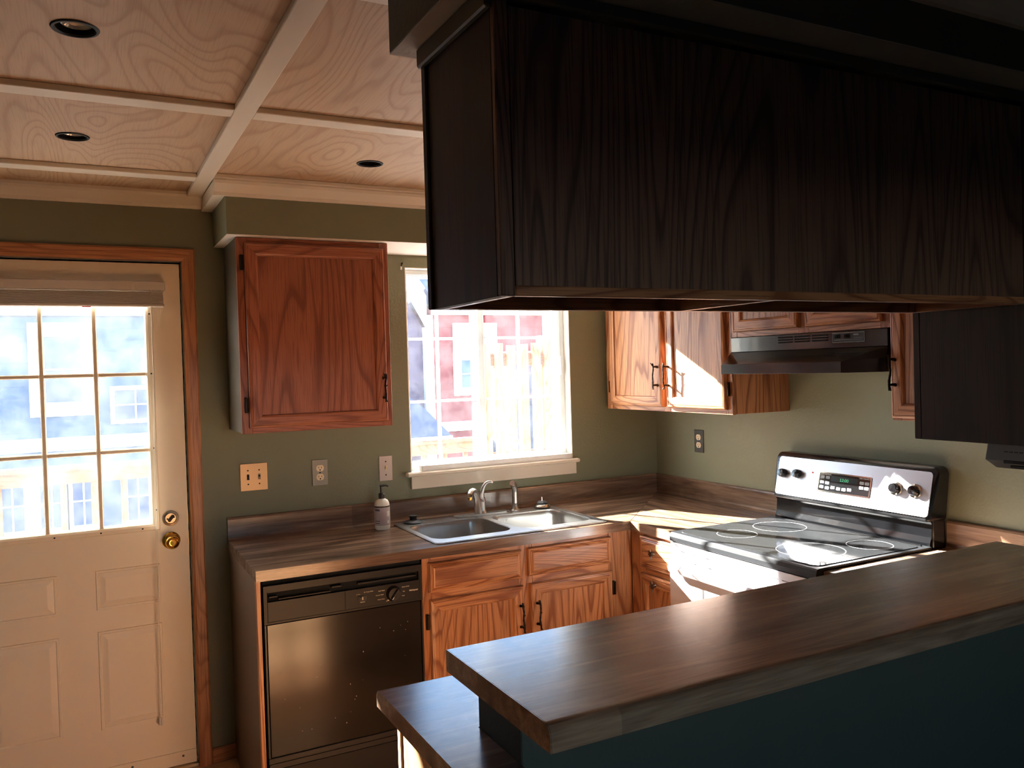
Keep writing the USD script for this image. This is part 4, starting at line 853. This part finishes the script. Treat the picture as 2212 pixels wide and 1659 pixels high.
hk = thing('curtain_hook', 'small metal hook with white plug left of the window top', 'hook', (-1.427, 0, 2.083))
part(hk, 'hook', tube(spline([(-1.425, 0, 2.095), (-1.424, -.014, 2.096), (-1.430, -.022, 2.088), (-1.433, -.02, 2.078)], 10), .0022, 7), 'bronze', 50)
part(hk, 'plug', box(-1.437, -1.429, -.022, -.014, 2.064, 2.082, .002), 'print_white')

# ------------------------------------------------------------------ blind on the door
bl = thing('mini_blind', 'raised white mini blind across the top of the door glass', 'blind', (-2.79, 0.0, 1.885))
bx0, bx1 = -3.142, -2.440
part(bl, 'headrail', box(bx0, bx1 + .004, -.030, .0075, 1.950, 1.988, .004), 'blind_white')
part(bl, 'slat_stack', [box(bx0 + .004 + rng.uniform(0, .003), bx1 - .004 - rng.uniform(0, .003), -.030 + rng.uniform(-.001, .001), -.004, z, z + .0018, .0003) for z in np.arange(1.8985, 1.947, .0029)], 'blind_white', kind='stuff')
part(bl, 'bottom_rail', box(bx0 + .002, bx1 - .002, -.032, -.004, 1.885, 1.8975, .003), 'blind_white')
part(bl, 'cord', [tube([(-2.492, -.034, 1.952), (-2.493, -.034, 1.6), (-2.505, -.02, .9), (-2.512, -.006, .235)], .0011, 6), tube([(-2.488, -.034, 1.952), (-2.489, -.034, 1.6), (-2.500, -.02, .9), (-2.508, -.006, .24)], .0011, 6)], 'print_white')
for dx in (0, .008): part(bl, 'tassel', lathe([(0, .032), (.0025, .031), (.005, .004), (.0045, 0), (0, 0)], (-2.514 + dx, -.004, .204 - dx * .4), 'z', 12), 'print_white', 40)
part(bl, 'red_tag', box(-2.735, -2.705, -.034, -.0325, 1.882, 1.8855, 0), 'red_plastic')
part(bl, 'bracket', [box(-3.0, -2.99, -.0315, -.0302, 1.952, 1.975, 0), box(-2.56, -2.55, -.0315, -.0302, 1.952, 1.975, 0)], 'print_white')

# ------------------------------------------------------------------ recessed ceiling lights
def can_light(at, label, bulb):
    t = thing('recessed_light', label, 'ceiling light', (*at, CZ), 'recessed lights in the plywood ceiling')
    c = (at[0], at[1], CZ)
    part(t, 'trim_ring', lathe([(.0385, -.0005), (.041, -.004), (.046, -.0035), (.048, -.0005), (.0385, .0005)], c, 'z', 40), 'rubber_black', 40)
    part(t, 'baffle', lathe([(.0400, -.0005), (.0395, .02), (.038, .05), (.036, .085), (0, .086)], c, 'z', 40), 'void_black', 40)
    if bulb:
        part(t, 'bulb', lathe([(0, .020), (.012, .018), (.020, .012), (.024, .013), (.027, .008), (.031, .008), (.032, .014), (.029, .026), (.016, .05), (.014, .084)], (at[0] + .003, at[1] - .002, CZ), 'z', 32), 'lamp_glass', 40)
can_light(LIGHTS[0], 'black recessed light with a reflector bulb in the largest panel, nearest the viewer', True)
can_light(LIGHTS[1], 'black recessed light with a bulb in the smaller panel above the entry door', True)
can_light(LIGHTS[2], 'empty black recessed light in the panel above the sink', False)

# ------------------------------------------------------------------ outdoors
solo('lawn', box(-14, 22, .3, 40, -1.6, -1.5, 0), 'lawn', 'grey green ground between the houses', 'ground', kind='structure')
dk = thing('deck', 'raised timber deck outside the door with orange cedar railing', 'deck', (-1.5, 1.2, -.1))
for k in range(15): part(dk, 'deck_board', box(-4.6, 1.6, .16 + .142 * k, .16 + .142 * k + .138, -.13, -.10, .002), 'deck_grey')
rl = thing('deck_railing', 'cedar deck railing with square balusters seen through door and window', 'railing', (-1.8, 2.22, 0))
part(rl, 'cap_rail', box(-4.6, -0.01, 2.16, 2.28, 1.045, 1.075, .004), 'cedar_x')
part(rl, 'top_rail', box(-4.6, -0.01, 2.20, 2.235, .962, 1.0445, .003), 'cedar_x')
part(rl, 'bottom_rail', box(-4.6, -0.01, 2.20, 2.235, 0.02, .10, .003), 'cedar_x')
for k in range(28):
    x = -4.42 + .1715 * k
    if x < -.1: part(rl, 'baluster', box(x - .0175, x + .0175, 2.2355, 2.265, -.10, 1.0445, .002), 'cedar_dark_z')
ps = thing('privacy_screen', 'tall pale cedar board screen at the right end of the deck', 'fence', (.3, 2.25, -.1))
for k in range(9):
    x = .055 + .1125 * k
    part(ps, 'fence_board', box(x - .040, x + .038, 2.215, 2.237, -.1, 1.79 + .01 * math.sin(k * 2.1), .002), 'cedar_z')
part(ps, 'rail', box(.0, 1.05, 2.2375, 2.275, 1.62, 1.72, .003), 'cedar_x'); part(ps, 'rail', box(.0, 1.05, 2.2375, 2.275, .84, .94, .003), 'cedar_x')
part(ps, 'post', box(.585, .675, 2.276, 2.366, -.1, 1.86, .004), 'cedar_z')

def siding(par, xa, xb, z0, z1, y, mat, clip=None):
    z = z0
    while z < z1 - .01:
        zt = min(z + .152, z1); b = xb if clip is None else min(xb, clip((z + zt) / 2))
        if b - xa > .05: part(par, 'siding_board', hull([(x, yy, zz) for x in (xa, b) for yy, zz in ((y - .012, z), (y, z), (y - .004, zt + .008), (y, zt + .008))]), mat)
        z = zt
def house_window(par, xa, xb, za, zb, y, tw, cols=2, rows=2):
    FW_ = Face('S', y)
    w = part(par, 'window', [m for m in mitre(FW_, xa - tw, xb + tw, za - tw, zb + tw, [(0, -.02), (0, .04), (tw, .04), (tw, -.02)])], 'house_trim')
    part(w, 'pane', FW_.box(xa, xb, za, zb, -.02, .004, 0), 'house_glass')
    for k in range(1, cols): x = xa + (xb - xa) * k / cols; part(w, 'muntin', FW_.box(x - .012, x + .012, za, zb, .004, .012, 0), 'house_trim')
    for k in range(1, rows): z = za + (zb - za) * k / rows; part(w, 'muntin', FW_.box(xa, xb, z - .012, z + .012, .0125, .018, 0), 'house_trim')
HY = 9.0
h1 = thing('red_house', 'red clapboard house with white window trim seen through the kitchen window', 'house', (3.4, 10, -1.5))
part(h1, 'core', box(2.30, 5.2, HY, HY + 5, -1.5, 2.62, 0), 'house_red')
siding(h1, 2.35, 4.40, -1.5, 2.50, HY, 'house_red')
part(h1, 'frieze_board', box(2.32, 5.3, HY - .05, HY - .013, 2.50, 2.66, .005), 'house_trim')
part(h1, 'corner_board', box(2.215, 2.345, HY - .05, HY, -1.5, 2.50, .005), 'house_trim'); part(h1, 'corner_board', box(4.405, 4.56, HY - .05, HY, -1.5, 2.50, .005), 'house_trim')
part(h1, 'belt_board', box(2.346, 4.404, HY - .055, HY - .013, .585, .745, .005), 'house_trim')
part(h1, 'belt_board', box(2.346, 4.404, HY - .06, HY - .013, .30, .47, .005), 'house_trim')
part(h1, 'roof', hull([(2.32, HY - .3, 2.66), (5.4, HY - .3, 2.66), (2.32, HY + 5.3, 2.66), (5.4, HY + 5.3, 2.66), (2.32, HY + 2.5, 4.4), (5.4, HY + 2.5, 4.4)]), 'roof_slate')
house_window(h1, 2.83, 3.36, 1.30, 1.75, HY - .013, .135)
part(h1, 'window_header', box(2.695, 3.50, HY - .06, HY - .013, 1.886, 2.37, .005), 'house_trim')
h2 = thing('purple_house', 'dusty purple gabled house with white rake board at the left window edge', 'house', (.9, 10, -1.5))
rk = lambda z: 1.90 + (2.96 - z) * .56
part(h2, 'core', prism(Polygon([(-1.19, -1.5), (2.19, -1.5), (2.19, 2.30), (.5, 5.3), (-1.19, 2.30)]), 'y', HY + .05, HY + 4), 'house_purple')
siding(h2, 1.1, 2.185, -1.5, 4.2, HY + .05, 'house_purple', clip=lambda z: 1.56 + (3.20 - z) * .56)
part(h2, 'rake_board', hull([(2.212, yy, 2.32) for yy in (HY - .12, HY)] + [(2.212, yy, 2.80) for yy in (HY - .12, HY)] + [(.45, yy, 5.5) for yy in (HY - .12, HY)] + [(.45, yy, 5.9) for yy in (HY - .12, HY)]), 'house_trim')
part(h2, 'corner_board', box(2.186, 2.214, HY - .04, HY + .05, -1.5, 2.3, .004), 'house_trim')
pc = thing('porch_roof', 'small dark slate porch roof with white fascia beside the red house', 'roof', (1.6, 8.7, .4))
part(pc, 'roof_slab', prism(Polygon([(.7, .60), (2.24, .60), (1.85, 1.0), (1.2, 1.5), (.7, 1.5)]), 'y', HY - .9, HY - .15), 'roof_slate')
part(pc, 'fascia', box(.7, 2.26, HY - .93, HY - .15, .47, .595, .004), 'house_trim')
h3 = thing('blue_house', 'pale blue clapboard house with white trimmed windows seen through the door', 'house', (-3.2, 10, -1.5))
part(h3, 'core', box(-7.5, -1.25, HY, HY + 5, -1.5, 2.6, 0), 'house_blue')
siding(h3, -4.6, -1.30, -1.5, 2.47, HY, 'house_blue')
part(h3, 'eave_board', box(-7.6, -1.2, HY - .12, HY - .013, 2.47, 2.60, .005), 'house_trim')
part(h3, 'belt_board', box(-7.5, -1.26, HY - .06, HY - .013, .67, .85, .005), 'house_trim')
part(h3, 'corner_board', box(-1.299, -1.20, HY - .05, HY, -1.5, 2.469, .005), 'house_trim')
part(h3, 'roof', hull([(-7.8, HY - .3, 2.60), (-1.1, HY - .3, 2.60), (-7.8, HY + 5.3, 2.60), (-1.1, HY + 5.3, 2.60), (-7.8, HY + 2.5, 4.6), (-1.1, HY + 2.5, 4.6)]), 'roof_slate')
house_window(h3, -3.19, -2.77, 1.32, 2.19, HY - .013, .19, 1, 2)
house_window(h3, -2.37, -1.85, 1.05, 1.45, HY - .013, .06)
for x in (-3.75, -3.30, -2.92, -2.25): house_window(h3, x, x + .26, -.35, .30, HY - .013, .07)
sh = thing('grey_shed', 'grey clapboard shed standing behind the cedar board screen', 'shed', (1.9, 4.25, -1.5))
part(sh, 'core', box(1.18, 2.6, 4.013, 4.5, -1.5, 1.70, 0), 'shed_grey')
siding(sh, 1.18, 2.6, 0.0, 1.66, 4.012, 'shed_grey')
part(sh, 'roof', hull([(1.17, 3.96, 1.70), (2.65, 3.96, 1.70), (1.17, 4.5, 1.70), (2.65, 4.5, 1.70), (1.17, 4.25, 1.78), (2.65, 4.25, 1.78)]), 'roof_slate')
h4 = thing('far_blue_house', 'light blue house wall rising behind the purple gable', 'house', (4, 16, -1.5))
part(h4, 'core', box(1.2, 8, 16.0, 20, -1.5, 5.0, 0), 'house_blue')
siding(h4, 1.2, 4.2, 1.6, 4.5, 16.0, 'house_blue')
part(h4, 'eave_board', box(1.0, 8.2, 15.8, 15.95, 4.5, 4.7, .005), 'house_trim')
